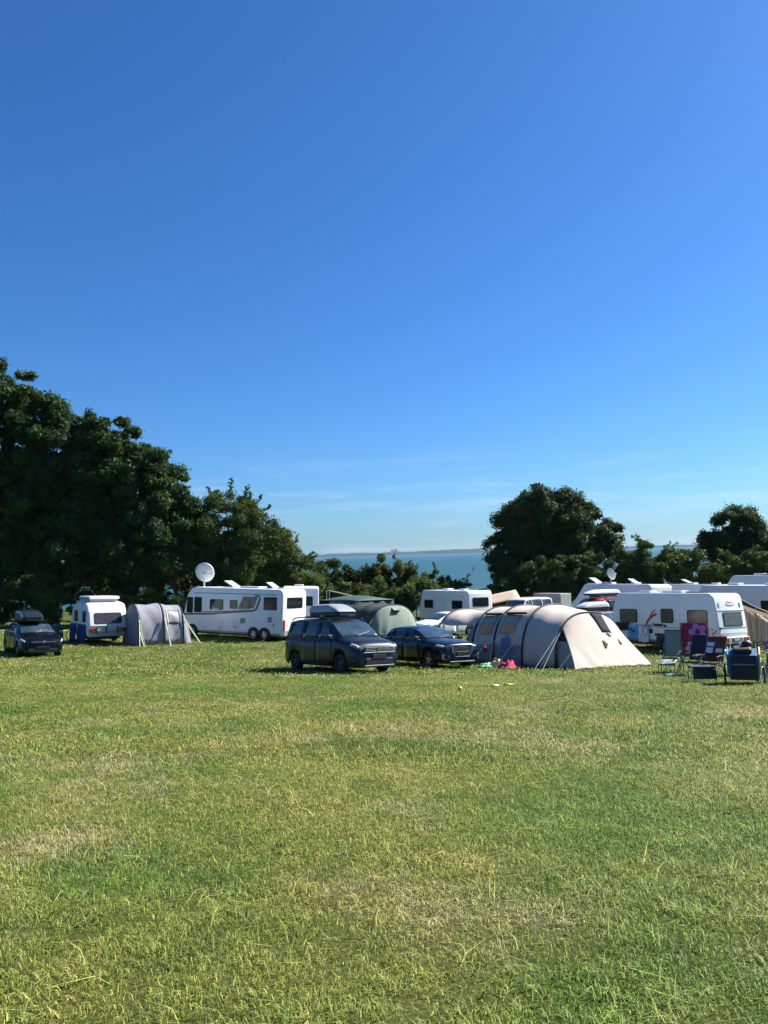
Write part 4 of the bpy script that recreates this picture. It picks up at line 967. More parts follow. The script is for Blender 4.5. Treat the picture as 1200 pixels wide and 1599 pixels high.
# ---------------------------------------------------------------- generic caravan / motorhome for those further back
def caravan(name, label, x, y, deg, L_, W_, H_, cat='caravan', wins=((-.28, .9), (.26, .9)), rear_win=True, body=WHITE, nose=.35, group=None, rearpane=GLASS, low=.45, dark=GLASS, wz=.62):
    o = thing(name, label, cat, group); h = L_ / 2
    hull(round_poly([(-h, low, .05), (-h + .1, H_ - .04, .28), (h - nose, H_, .35), (h, H_ * .55, .3), (h - .06, low + .02, .1)]), W_, .08).build('body', body, o, auto=35)
    b = MB(); b.box((0, 0, low - .08), (L_ - .6, W_ - .5, .18)); b.build('chassis', BLACK, o)
    for f in (left_face(W_), right_face(W_)):
        sgn = 1 if f.u.x < 0 else -1
        for u_, w_ in wins: f.window(o, u_ * L_ * sgn, H_ * wz, w_, .6, .07, pane=dark)
        f.rect('trim_strip', GREY, o, 0, H_ * .43, L_ - .5, .025, .01); f.rect('skirt', GREY, o, 0, low + .06, L_ - .5, .1, .02, .008)
    ln = math.atan2(.1, H_ - low); r = Face((-h - .0, 0, low), (0, -1, 0), (math.sin(ln), 0, math.cos(ln)))
    if rear_win: r.window(o, 0, (H_ - low) * .63, W_ * .66, .62, .07, pane=rearpane)
    for u_ in (-.8, .8): r.rect('tail_lamp', REDLAMP, o, u_ * W_ / 2.3, .2, .3, .16, .03, .04)
    r.rect('rear_trim', GREY, o, 0, .42, W_ - .2, .03, .01)
    for sd in (1, -1): wheel(o, 0 if cat == 'caravan' else -h * .45, sd * (W_ / 2 - .07), .33, STEEL, sd, 6, .2)
    if cat != 'caravan':
        for sd in (1, -1): wheel(o, h * .72, sd * (W_ / 2 - .14), .33, STEEL, sd, 6, .2)
        fz = front_face(h - .01, H_ * .55, math.atan2(nose, H_ * .45)); fz.rect('windscreen', GLASS, o, 0, .45, W_ * .8, .7, .1, .02)
    else:
        b = MB()
        for sd in (1, -1): b.tube([(h - .3, .7 * sd, .42), (h + .95, .04 * sd, .44)], .04, 6)
        b.tube([(h + .8, 0, .44), (h + 1.2, 0, .44)], .045, 6); b.tube([(h + .85, 0, .02), (h + .85, 0, .6)], .03, 6); b.build('drawbar', STEEL, o)
        for x_ in (-h + .5, h - .5):
            for sd in (1, -1):
                b = MB(); b.tube([(x_, sd * .8, low), (x_, sd * .85, .0)], .025, 5); b.build('corner_steady', STEEL, o)
    roof_hatch(o, h * .25, .1, H_ - .012, .6, .6); roof_hatch(o, -h * .4, .1, H_ - .03, .5, .5)
    place(o, x, y, deg, slope=1)
    return o
m2 = caravan('motorhome', 'white vehicle end with one wide dark window behind the big dish motorhome', -5.95, 52.6, 97, 6.0, 2.3, 3.08, 'motorhome')
mc = caravan('caravan', 'white caravan with two dark side windows in front of the bushes and sea', 4.95, 55.9, 126, 5.5, 2.25, 2.66, wins=((-.30, 1.0), (.27, 1.1)), rear_win=True)
lmc = left_face(2.25)
lmc.ribbon('maker_mark', STR, mc, [(1.55, 2.20), (1.6, 2.32), (1.66, 2.22), (1.74, 2.26), (1.80, 2.2), (1.9, 2.28), (2.0, 2.2), (2.12, 2.26), (2.2, 2.2)], .03, off=.004)
bm_ = caravan('motorhome', 'white motorhome with a small round roof dish and rear ladder, behind the red van', 16.2, 53.4, 126, 6.6, 2.3, 3.05, 'motorhome', wins=((-.2, .9), (.22, .9)), nose=1.1)
dish(bm_, .55, .35, 3.04, .42, (-.2, -.9, .3), mat('dish_grey', (.55, .56, .56), .5))
roof_hatch(bm_, 1.9, .4, 3.04, .7, .7, .5); roof_hatch(bm_, -1.3, .4, 3.0, .6, .6, .5)
b = MB()
for y_ in (-.55, -.95): b.tube([(-3.42, y_, .9), (-3.38, y_, 3.0), (-3.1, y_, 3.16)], .02, 6)
for k in range(7): b.tube([(-3.41 + k * .005, -.55, 1.1 + k * .29), (-3.41 + k * .005, -.95, 1.1 + k * .29)], .015, 5)
b.build('ladder', ALU, bm_)
SHADEWHITE = mat('shaded_white_side', (.55, .58, .62), .4, var=.05)  # white bodywork with the bluish shade of its side put into the colour
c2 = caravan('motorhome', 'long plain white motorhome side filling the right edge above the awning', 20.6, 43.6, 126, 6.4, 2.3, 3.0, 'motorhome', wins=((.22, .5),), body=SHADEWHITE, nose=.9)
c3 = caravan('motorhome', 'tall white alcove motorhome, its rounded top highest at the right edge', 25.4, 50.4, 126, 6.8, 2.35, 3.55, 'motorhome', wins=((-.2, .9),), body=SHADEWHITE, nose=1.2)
b = MB(); b.plate((-.2, -.1, 3.56), (1, 0, 0), (0, 1, 0), rrect(1.8, .9, .05), .05); b.build('solar_panel', GLASS, c3)
c4 = caravan('caravan', 'white caravan of which only the pale roof shows behind the ladder motorhome', 24.0, 58.6, 126, 6.0, 2.3, 2.95, wins=((-.25, .9), (.25, .9)))
roof_hatch(c4, 1.2, .2, 2.94, .7, .6, .4)

# ---------------------------------------------------------------- small rounded caravan with lifting roof
SW, SL = 2.12, 3.5
sc_ = thing('caravan', 'small rounded white caravan with a lifted roof, beside the grey tunnel awning', 'caravan')
hs_ = SL / 2
so = round_poly([(-hs_ + .10, .38, .1), (-hs_ - .06, .98, .1), (-hs_ + .18, 1.72, .2), (-hs_ + .5, 2.16, .35), (.2, 2.28, .4), (hs_ - .5, 2.1, .5), (hs_ - .02, 1.3, .4), (hs_ - .2, .4, .2)], 6)
hull(so, SW, .2, 5).build('body', WHITE2, sc_, auto=35)
b = MB(); b.box((0, 0, .34), (SL - .8, SW - .6, .2)); b.build('chassis', BLACK, sc_)
b = MB(); b.box((0, 0, 2.30), (1.9, 1.45, .14)); b.build('bellows', mat('bellows_grey', (.4, .42, .42), .8), sc_)
hull(round_poly([(-1.05, 2.36, .03), (-1.0, 2.52, .08), (1.0, 2.52, .08), (1.05, 2.36, .03)]), 1.62, .06).build('lifting_roof', WHITE, sc_, auto=35)
ln = math.atan2(.24, .74); sr = Face((-hs_ - .055, 0, .98), (0, -1, 0), (math.sin(ln), 0, math.cos(ln)))
sr.window(sc_, .02, .40, 1.42, .60, .08, pane=mat('curtained_pane', (.045, .043, .05), .2, var=.4, vscale=5), fw=.03)
sr.rect('window_catch', BLACK, sc_, .02, .08, .12, .05, .02, .03)
bl = math.atan2(-.16, .6); sl = Face((-hs_ + .10, 0, .38), (0, -1, 0), (-.16, 0, .6))
b = MB(); b.box((-hs_ - .07, 0, .70), (.10, SW - .5, .07)); rk = b.build('bumper_rail', ALU, sc_, bevel=.015)
for k in (-.5, .1, .6):
    b = MB(); b.box((-hs_ - .12, k, .74), (.06, .05, .36)); b.build('rail_bracket', BLACK, rk)
for sd in (1, -1):
    b = MB(); b.box((-hs_ - .05, sd * .78, .74), (.12, .34, .2)); b.build('tail_lamp', REDLAMP, sc_, bevel=.02)
    b = MB(); b.box((-hs_ - .08, sd * .68, .74), (.1, .1, .17)); b.build('turn_lamp', AMBER, sc_, bevel=.01)
    wheel(sc_, -.1, sd * (SW / 2 - .2), .3, STEEL, sd, 6, .18)
lfs = left_face(SW); lfs.window(sc_, hs_ - .62, 1.46, .62, .6, .08); lfs.window(sc_, -.5, 1.46, .7, .6, .08)
lfs.rect('side_stripe', mat('stripe_navy', (.02, .04, .14), .5), sc_, 0, 1.02, SL - .55, .05, .01, .01)
b = MB()
for sd in (1, -1): b.tube([(hs_ - .3, .5 * sd, .4), (hs_ + .9, .03 * sd, .42)], .035, 6)
b.tube([(hs_ + .85, 0, .02), (hs_ + .85, 0, .7)], .03, 6); b.build('drawbar', STEEL, sc_)
place(sc_, -15.95, 42.6, 126)
NAVY = mat('navy_cloth', (.012, .035, .16), .85, var=.2, bump=.3); TEAL = mat('dark_teal_cloth', (.02, .06, .07), .85, var=.2)
def side_cloth(name, label, m, u0, u1, z0, z1, off, cat):
    b = MB(); M_ = sc_.matrix_world
    b.sheet(lambda a, v: M_ @ Vector((-(u0 + (u1 - u0) * a), SW / 2 + off + .03 * math.sin(a * 16 + v), z1 + (z0 - z1) * v)), 16, 6, .015)
    return tag(b.build(name, m, smooth=True), label, cat)
bpy.context.view_layer.update()
side_cloth('wheel_cover_sheet', 'blue cloth sheet hung along the lower side of the small caravan', NAVY, -hs_ + .35, -.35, .02, 1.0, .08, 'sheet')
side_cloth('wheel_cover_sheet', 'second blue cloth panel nearest the tail lamps of the small caravan', NAVY, .15, hs_ - .2, .02, 1.0, .08, 'sheet')
# teal water barrel-like cover beside it
wb_ = thing('gear_bag', 'tall dark teal storage bag between the black hatchback and small caravan', 'bag')
b = MB(); b.grid(lambda u, v: Vector((.45 * math.cos(2 * math.pi * u) * math.sqrt(max(0, 1 - v ** 8)), .32 * math.sin(2 * math.pi * u) * math.sqrt(max(0, 1 - v ** 8)), 1.1 * v - .02 * v * math.sin(9 * u))), 20, 10); b.build('cover', TEAL, wb_, smooth=True)
b = MB(); b.tube([(.43 * math.cos(t), .3 * math.sin(t), .86) for t in [i * math.pi / 10 for i in range(20)]], .012, 5, closed=True); b.build('drawstring', BLACK, wb_)
place(wb_, -17.7, 41.4, 126, slope=0)
# ================================================================ TENTS
BEIGE = mat('tent_beige', (.62, .545, .475), .85, var=.06, vscale=1.5, bump=.35, bscale=4, trans=.22, bdist=.03)
BEIGE_LOW = mat('tent_mud_wall', (.28, .27, .27), .85, var=.08, bump=.25, bscale=4, trans=.05)
SLEEVE = mat('pole_sleeve', (.012, .012, .015), .7)
MESH = mat('tent_mesh', (.02, .021, .025), .9)
ORANGE = mat('inner_tent_orange', (.78, .42, .22), .9, trans=.3, var=.12)
MAUVE = mat('vinyl_pane', (.38, .30, .25), .25, var=.15)
PALEPINK = mat('curtain_pink', (.5, .4, .36), .9, trans=.3)
def hoop_pt(hoop, a, out=0.0):
    x, hw, h = hoop; c, s_ = math.cos(a), math.sin(a)
    return Vector((x, -(hw + out) * math.copysign(abs(c) ** .78, c), (h + out) * abs(s_) ** .8))
def tunnel_panel(parent, A, B, m, name='fabric_panel', a0=0.0, a1=math.pi, sag=.05, nu=10, nv=28, th=.012, wr=.012, seed=0):
    b = MB()
    def fn(u, v):
        a = a0 + (a1 - a0) * v; p = hoop_pt(A, a) * (1 - u) + hoop_pt(B, a) * u
        s_ = math.sin(math.pi * u); c = Vector((p.x, 0, .5)); d = (p - c); d = d.normalized() if d.length > 1e-6 else Vector((0, 0, 1)); d.x = 0
        return p - d * (sag * s_ * min(1, p.z * 2 + .15) + wr * s_ * math.sin(u * 9 + v * 17 + seed))
    b.sheet(fn, nu, nv, th)
    return b.build(name, m, parent, smooth=True), fn
def sleeve(parent, hoop, m=SLEEVE, r=.035, name='pole_sleeve', a0=0.0, a1=math.pi):
    b = MB(); b.tube([hoop_pt(hoop, a0 + (a1 - a0) * i / 30, .015) for i in range(31)], r, 6); return b.build(name, m, parent, smooth=True)
def patch_on(parent, fn, u0, u1, v0, v1, m, name, off=.02, nu=6, nv=6, poly=None, th=.008):
    """panel following fn's surface, lifted off outward"""
    b = MB()
    def f2(a, c):
        u = u0 + (u1 - u0) * a; v = v0 + (v1 - v0) * c
        if poly: u, v = poly(a, c)
        p = Vector(fn(u, v)); e = 1e-3
        du = Vector(fn(min(u + e, 1), v)) - Vector(fn(max(u - e, 0), v)); dv = Vector(fn(u, min(v + e, 1))) - Vector(fn(u, max(v - e, 0)))
        n = du.cross(dv); n = n.normalized() if n.length > 1e-12 else Vector((0, 0, 1))
        if n.dot(p - Vector((p.x, 0, .3))) < 0: n = -n
        return p + n * off
    b.sheet(f2, nu, nv, th); return b.build(name, m, parent, smooth=True)

tent = thing('tunnel_tent', 'large beige tunnel tent with black pole sleeves and a sunlit sloping end', 'tent')
# local x runs from the open far canopy to the sunlit near end; near side is -y
H0, H1, H2, H3, H4 = (-6.6, 1.9, 2.15), (-4.3, 1.9, 2.2), (-3.1, 1.9, 2.24), (-1.6, 1.9, 2.24), (0.0, 1.9, 1.92)
tunnel_panel(tent, H0, H1, BEIGE, 'canopy', .72, 2.6, .16, wr=.03)
p1, f1 = tunnel_panel(tent, H1, H2, BEIGE, seed=1); p2, f2_ = tunnel_panel(tent, H2, H3, BEIGE, seed=2); p3, f3 = tunnel_panel(tent, H3, H4, BEIGE, seed=3, sag=.03)
for hp in (H0, H1, H2, H3, H4): sleeve(tent, hp)
for pp, ff_, (ua, ub) in ((p1, f1, (.16, .84)), (p2, f2_, (.12, .66))):
    w_ = patch_on(pp, ff_, ua, ub, .145, .30, MAUVE, 'window', .018)
    patch_on(w_, ff_, ua + .02, ub - .02, .15, .228, ORANGE, 'curtain', .03)
    # folded-back pale curtain edge
    patch_on(w_, ff_, 0, 0, 0, 0, PALEPINK, 'curtain', .04, poly=lambda a, c, ua=ua, ub=ub: (ub - .04 - (.04 + .16 * c) * (1 - a), .165 + .125 * c), nu=3, nv=6)
    b = MB(); b.tube([hoop_pt((H1[0] + (H2[0] - H1[0]) * (ua - .04), 1.88, 2.2) if ff_ is f1 else (H2[0] + (H3[0] - H2[0]) * (ua - .04), 1.88, 2.22), .98, .03), hoop_pt((H1[0] + (H2[0] - H1[0]) * (ub + .05), 1.88, 2.2) if ff_ is f1 else (H2[0] + (H3[0] - H2[0]) * (ub + .1), 1.88, 2.22), .98, .03)], .045, 6); b.build('rolled_blind', SLEEVE, pp, smooth=True)
# lower grey wall band on the near side
for pp, ff_ in ((p1, f1), (p2, f2_)): patch_on(pp, ff_, .03, .97, .004, .085, BEIGE_LOW, 'mud_wall', .014, nu=8, nv=5)
# far closing wall under the canopy
b = MB(); rim = [hoop_pt(H1, math.pi * i / 20) * Vector((1, .97, .97)).x if False else Vector((H1[0], hoop_pt(H1, math.pi * i / 20).y * .97, hoop_pt(H1, math.pi * i / 20).z * .97)) for i in range(21)]
b.add(rim + [p + Vector((.012, 0, 0)) for p in rim], [tuple(range(21)), tuple(range(21, 42))[::-1]] + [(i, (i + 1) % 21, (i + 1) % 21 + 21, i + 21) for i in range(21)]); b.build('door_wall', mat('tent_grey', (.2, .2, .22), .85, trans=.15), tent)
# canopy corner flap, dark, hanging at the near leg
b = MB(); b.sheet(lambda u, v: hoop_pt(H1, .05 + .75 * v) * 1.0 + Vector((-.62 * u * (1 - v) - .02, -.02, 0)), 6, 10, .012); b.build('storm_flap', BEIGE_LOW, tent, smooth=True)
# near end: sloping sunlit panel
GX, YL, YR = 1.02, -2.1, 1.75
def endp(u, v):
    a = .74 + (math.pi - .62 - .74) * u; p = hoop_pt(H4, a); q_ = Vector((GX + .22 * u, YL + (YR - YL) * u, .03))
    w = v ** 1.06; r_ = p * (1 - w) + q_ * w
    fold = .035 * math.sin(u * 34 - v * 9) * max(0, v - .5) * 2.0 * (.4 + .6 * math.sin(u * 5 + .6) ** 2)
    return r_ + Vector((.05 * math.sin(math.pi * v) - .0, 0, -.09 * math.sin(math.pi * v) * (.4 + .6 * math.sin(math.pi * u)) + fold * .7))
b = MB(); b.sheet(endp, 90, 26, .012); ep = b.build('end_panel', BEIGE, tent, smooth=True)
def on_end(u0, u1, v0, v1, m, nm, off=.02, poly=None):
    b = MB()
    def g_(a, c):
        u, v = (u0 + (u1 - u0) * a, v0 + (v1 - v0) * c) if poly is None else poly(a, c)
        p = endp(u, v); n = (endp(u + .01, v) - endp(u - .01, v)).cross(endp(u, v + .01) - endp(u, v - .01)).normalized()
        if n.x < 0: n = -n
        return p + n * off
    b.sheet(g_, 4, 6, .006); return b.build(nm, m, ep, smooth=True)
on_end(0, 0, 0, 0, mat('vent_grey', (.045, .045, .052), .95, spec=.1), 'vent_window', .02, poly=lambda a, c: (.46 + .13 * a + .05 * c, .02 + .33 * c))
on_end(0, 0, 0, 0, BEIGE_LOW, 'vent_flap', .035, poly=lambda a, c: (.55 + .09 * a * (1 - c) + .05 * c, .36 + .07 * c))
on_end(0, 0, 0, 0, MESH, 'vent_slit', .02, poly=lambda a, c: (.47 + .05 * a * (1 - abs(c - .5) * 1.4), .50 + .14 * c))
on_end(0, 0, 0, 0, MESH, 'vent_slit', .02, poly=lambda a, c: (.70 + .045 * a * c, .44 + .11 * c))
# near-side triangle beside the end panel: grey wall with a dark mesh gap above
def tri(u, v, z_lo, z_hi):
    # between hoop 4's near leg and the end panel's near edge
    z = z_lo + (z_hi - z_lo) * v
    a_h = math.asin(min(1, (z / H4[2]) ** (1 / .8))); ph = hoop_pt(H4, a_h); ph.y += .03
    lo = 0.0; hi = 1.0
    for _ in range(24):
        m_ = (lo + hi) / 2
        if endp(0, m_).z > z: lo = m_
        else: hi = m_
    pe = endp(0, lo)
    return ph * (1 - u) + pe * u + Vector((0, .03, 0))
b = MB(); b.sheet(lambda u, v: tri(u, v, .05, .92), 8, 8, .01); b.build('side_wall', BEIGE_LOW, tent, smooth=True)
b = MB(); b.sheet(lambda u, v: tri(u, v, .935, 1.36), 6, 5, .008); b.build('mesh_panel', MESH, tent, smooth=True)
# groundsheet skirt and guy lines
b = MB(); b.sheet(lambda u, v: Vector((H1[0] + (H4[0] - H1[0]) * u, -1.93 - .03 * v, .07 - .07 * v)), 10, 1, .012); b.build('ground_skirt', SLEEVE, tent)
b = MB(); b.sheet(lambda u, v: Vector((GX + .22 * u + .012, YL + (YR - YL) * u, .045 - .045 * v)), 10, 1, .01); b.build('ground_skirt', SLEEVE, tent)
for p, q_ in ((hoop_pt(H4, .78), (.15, -2.75, .0)), (hoop_pt(H4, .5), (-.18, -2.55, 0)), (hoop_pt(H4, .9) , (-.05, -2.95, 0)), (hoop_pt(H3, .62), (-2.0, -2.9, 0)), (hoop_pt(H2, .3), (-2.95, -2.3, 0))):
    b = MB(); b.tube([p, q_], .011, 5); b.build('guy_line', CREAMLINE, tent)
b = MB(); b.tube([(.78, -2.02, .55), (.62, -2.5, .0)], .022, 5); b.build('guy_line', GUY, tent)
for u_ in (.45, .62, .8):
    b = MB(); p = endp(u_, 1); b.tube([p, p + Vector((.3, .02, -.03))], .012, 5); b.build('peg_loop', CREAMLINE, tent)
TX, TY = 7.33, 27.91
place(tent, TX, TY, -54)
bpy.context.view_layer.update()
TM = tent.matrix_world.copy()

def generic_tunnel(name, label, x, y, deg, hoops, m, endm, vent=True, guys=True, win=None, low=None):
    o = thing(name, label, 'tent' if 'awning' not in name else 'awning')
    fns = []
    for i in range(len(hoops) - 1):
        p, f = tunnel_panel(o, hoops[i], hoops[i + 1], m, seed=i * 2.1, wr=.02, sag=.06); fns.append((p, f))
    for hp in hoops: sleeve(o, hp, r=.026)
    H = hoops[-1]
    def en(u, v):
        a = math.pi * u; p = hoop_pt(H, a); q_ = Vector((H[0] + .55 * math.sin(a) + .12, p.y * 1.03, .02))
        mid = Vector((H[0] + .12 * v, p.y, p.z)); r_ = p * (1 - v) + q_ * v; return r_ + Vector((.12 * math.sin(math.pi * v) * math.sin(a) + .03 * math.sin(u * 46 + v * 5) * v, 0, 0))
    b = MB(); b.sheet(en, 40, 12, .012); e_ = b.build('end_panel', endm, o, smooth=True)
    if vent:
        b = MB(); p = hoop_pt(H, math.pi / 2); b.box((H[0] + .2, 0, p.z - .22), (.32, .42, .04), M=Matrix.Rotation(.5, 3, 'Y')); b.build('vent_hood', endm, e_, bevel=.01)
        b = MB(); b.box((H[0] + .26, 0, p.z - .33), (.12, .4, .12)); b.build('vent_mesh', MESH, e_)
    b = MB(); rim = [Vector((hoops[0][0] + .01, hoop_pt(hoops[0], math.pi * i / 20).y * .985, hoop_pt(hoops[0], math.pi * i / 20).z * .985)) for i in range(21)]
    b.add(rim + [p + Vector((.012, 0, 0)) for p in rim], [tuple(range(21)), tuple(range(21, 42))[::-1]] + [(i, (i + 1) % 21, (i + 1) % 21 + 21, i + 21) for i in range(21)]); b.build('back_wall', m, o)
    if guys:
        for hp in hoops:
            for sd, a in ((-1, .7), (1, math.pi - .7)):
                p = hoop_pt(hp, a); b = MB(); b.tube([p, Vector((p.x + .12, sd * (hp[1] + .75), 0))], .012, 5); b.build('guy_line', GUY, o)
    place(o, x, y, deg)
    return o, fns
GREEN = mat('tent_green', (.022, .048, .044), .8, var=.1, bump=.3, bscale=4, trans=.12)
PALEGREEN = mat('tent_sage', (.22, .28, .23), .85, var=.06, bump=.3, bscale=4, trans=.15)
gt, _ = generic_tunnel('green_tent', 'dark green tunnel tent with a pale sage sloping end, behind the black crossover', .35, 44.6, -54, [(-4.2, 1.7, 1.95), (-2.8, 1.75, 2.05), (-1.4, 1.75, 2.05), (0, 1.7, 2.0)], GREEN, PALEGREEN)
CANV = mat('canopy_teal', (.035, .085, .085), .7, var=.1, bump=.25, trans=.15)
cn = thing('canopy_tent', 'dark teal flat-topped canopy tent behind the roof box of the grey van', 'tent')
b = MB(); b.sheet(lambda u, v: Vector((-2.2 + 4.4 * u, -1.5 + 3.0 * v, 2.15 + .28 * math.sin(math.pi * v) * math.sin(math.pi * u) ** .5)), 12, 10, .015); b.build('roof', CANV, cn, smooth=True)
for (xx, yy) in ((-2.15, -1.45), (2.15, -1.45), (-2.15, 1.45), (2.15, 1.45)):
    b = MB(); b.tube([(xx, yy, 0), (xx, yy, 2.17)], .025, 6); b.build('pole', ALU, cn)
for (x0, y0, x1, y1) in ((-2.15, 1.45, 2.15, 1.45), (-2.15, -1.45, -2.15, 1.45), (2.15, -1.4, 2.15, 1.45), (-.9, -1.45, 2.15, -1.45)):
    b = MB(); b.sheet(lambda u, v: Vector((x0 + (x1 - x0) * u, y0 + (y1 - y0) * u, 2.14 - 2.1 * v)) + Vector((.03 * math.sin(u * 20), .03 * math.sin(u * 23), 0)), 20, 4, .012); b.build('side_wall', GREEN, cn, smooth=True)
place(cn, -2.0, 50.2, -54)
OLIVE = mat('olive_tarp', (.07, .075, .045), .85, var=.1, bump=.2, trans=.12)
ol = thing('olive_tarp', 'sloping olive tarp stretched between the motorhome end and the green tents', 'tarp')
b = MB(); b.sheet(lambda u, v: Vector((-1.6 + 3.2 * u, -1.3 + 2.6 * v, 2.75 - .75 * u - .08 * math.sin(math.pi * u) * math.sin(math.pi * v))), 10, 8, .012); b.build('sheet', OLIVE, ol, smooth=True)
for xx, yy, zz in ((-1.6, -1.3, 2.75), (-1.6, 1.3, 2.75), (1.6, -1.3, 2.0), (1.6, 1.3, 2.0)):
    b = MB(); b.tube([(xx, yy, 0), (xx, yy, zz)], .02, 6); b.build('pole', STEEL, ol)
place(ol, -2.55, 54.2, 0)
# grey awning of the small caravan
GREYT = mat('awning_grey_violet', (.27, .27, .315), .8, var=.08, bump=.4, bscale=5, trans=.18, bdist=.03)
ga, gf = generic_tunnel('tunnel_awning', 'grey-violet tunnel awning with two bays standing beside the small caravan', -13.35, 41.25, 36, [(-.35, 1.25, 2.12), (1.0, 1.3, 2.16), (2.1, 1.2, 2.05)], GREYT, GREYT, vent=False)
w_ = patch_on(gf[1][0], gf[1][1], .2, .82, .15, .32, mat('awning_pane', (.17, .175, .19), .4, var=.2, bump=.5, bscale=6), 'window', .02)
for ua in (.2, .82): patch_on(w_, gf[1][1], ua - .02, ua + .02, .14, .33, GUY if ua < .5 else SLEEVE, 'zip', .03, 2, 6)
for (p, q_) in (((-.3, -1.1, 1.3), (-.45, -1.75, 0)), ((-.35, -1.2, .9), (-.2, -1.7, 0)), ((1.0, -1.2, 1.45), (1.15, -1.85, 0)), ((2.1, -1.15, 1.3), (2.95, -1.5, 0)), ((2.1, -1.0, 1.5), (3.1, -1.1, 0))):
    b = MB(); b.tube([p, q_], .022, 5); b.build('guy_line', GUY, ga)

# tan canvas shelter and the grey box in front of the hedge
TAN = mat('tan_canvas', (.46, .36, .26), .9, var=.08, trans=.1)
tn = thing('canvas_shelter', 'low shelter with a sloping tan canvas roof in front of the hedge below the oak', 'shelter')
b = MB(); b.sheet(lambda u, v: Vector((-1.75 + 3.5 * u, -1.1 + 2.2 * v, 1.95 + .62 * u - .55 * (1 - v))), 8, 6, .03); b.build('roof', TAN, tn, smooth=True)
for xx, yy in ((-1.7, -1.05), (1.7, -1.05), (-1.7, 1.05), (1.7, 1.05)):
    b = MB(); b.tube([(xx, yy, 0), (xx, yy, 1.95 + .62 * (xx + 1.75) / 3.5 - .55 * (1 - (yy + 1.1) / 2.2) - .02)], .04, 6); b.build('post', BARK, tn)
b = MB(); b.sheet(lambda u, v: Vector((-1.68 + 3.36 * u, 1.02, .05 + 1.8 * v)), 2, 2, .03); b.build('back_wall', mat('dark_boards', (.06, .05, .04), .9), tn)
place(tn, 8.75, 61.5, 0, slope=0, lift=-.1)
gb = thing('grey_box_trailer', 'plain grey box trailer behind the beige tent, one side sunlit', 'trailer')
GB = mat('box_grey', (.30, .32, .31), .7, var=.08, vscale=2)
b = MB(); b.box((0, 0, 1.45), (2.5, 1.5, 1.75)); bx_ = b.build('box', GB, gb, bevel=.03)
b = MB(); b.box((1.258, 0, 1.45), (.03, 1.36, 1.6)); b.build('door', GB, bx_, bevel=.01)
for sd in (1, -1): wheel(gb, 0, sd * .86, .3, STEEL, sd, 5, .16)
b = MB(); b.box((0, 0, .5), (2.4, 1.4, .12)); b.tube([(-1.2, 0, .5), (-2.3, 0, .5)], .05, 6); b.tube([(-2.0, 0, 0), (-2.0, 0, .55)], .03, 5); b.build('chassis', BLACK, gb)
place(gb, 12.9, 60.2, -48)

# ================================================================ CAMP FURNITURE
FR = mat('chair_frame', (.10, .105, .11), .4, metal=.6)
def camp_chair(name, label, m, x, y, deg, recline=18, W_=.54, towel=None, leg_rest=False, group='camp chairs by the swoosh caravan', frame=FR, slope=.6, backh=.78):
    o = thing(name, label, 'chair', group); rc = R(recline); hw = W_ / 2; sz = .43
    bx = lambda d: Vector((-.24 - d * math.sin(rc), 0, sz + .02 + d * math.cos(rc)))
    for sd in (1, -1):
        b = MB(); b.tube([Vector((.32, sd * hw, 0)), Vector((.2, sd * hw, .3)), Vector((-.18, sd * hw, .64))], .013, 6); b.build('leg', frame, o)
        b = MB(); b.tube([Vector((-.42, sd * hw, 0)), Vector((-.2, sd * hw, .3)), Vector((.22, sd * hw, .64))], .013, 6); b.build('leg', frame, o)
        b = MB(); b.tube([Vector((-.30, sd * (hw + .02), .645)), Vector((.05, sd * (hw + .02), .66)), Vector((.27, sd * (hw + .02), .63))], .022, 6); b.build('armrest', BLACK, o)
    b = MB()
    for sd in (1, -1): b.tube([Vector((.26, sd * hw * .94, sz)), Vector((-.24, sd * hw * .94, sz - .03)), bx(.0) + Vector((0, sd * hw * .94, 0)), bx(backh) + Vector((0, sd * hw * .94, 0))], .013, 6)
    b.tube([bx(backh) + Vector((0, hw * .94, 0)), bx(backh) + Vector((0, -hw * .94, 0))], .013, 6); b.tube([(.26, hw * .94, sz), (.26, -hw * .94, sz)], .013, 6); b.tube([(-.42, hw, .02), (-.42, -hw, .02)], .012, 6); b.tube([(.32, hw, .02), (.32, -hw, .02)], .012, 6)
    b.build('frame', frame, o)
    b = MB(); b.sheet(lambda u, v: Vector((.26 - .5 * u, hw * .92 * (2 * v - 1), sz - .03 * math.sin(math.pi * u))), 6, 6, .012); b.build('seat', m, o, smooth=True)
    b = MB(); b.sheet(lambda u, v: bx(.03 + (backh - .04) * u) + Vector((-.03 * math.sin(math.pi * v), hw * .92 * (2 * v - 1), 0)), 6, 6, .012); b.build('backrest', m, o, smooth=True)
    if leg_rest:
        b = MB(); b.sheet(lambda u, v: Vector((.3 + .5 * u, hw * .9 * (2 * v - 1), sz - .02 - .12 * u)), 4, 4, .012); b.build('leg_rest', m, o, smooth=True)
        b = MB(); b.tube([(.28, hw * .9, sz), (.82, hw * .9, sz - .14), (.82, -hw * .9, sz - .14), (.28, -hw * .9, sz)], .012, 6); b.tube([(.82, hw * .9, sz - .14), (.85, hw * .9, 0)], .012, 5); b.tube([(.82, -hw * .9, sz - .14), (.85, -hw * .9, 0)], .012, 5); b.build('leg_rest_frame', frame, o)
    place(o, x, y, deg, slope=slope, span=.4)
    return o
NAVYC = mat('chair_navy', (.012, .02, .045), .85, var=.15); SAGE = mat('chair_sage', (.20, .25, .22), .85, var=.1); MAROON = mat('chair_maroon', (.10, .022, .02), .8, var=.2); DGREEN = mat('chair_dark_green', (.02, .04, .038), .85, var=.15)
camp_chair('camp_chair', 'sage green high-back recliner chair with leg rest beside the swoosh caravan', SAGE, 9.0, 24.6, 238, 14, leg_rest=True, backh=.86)
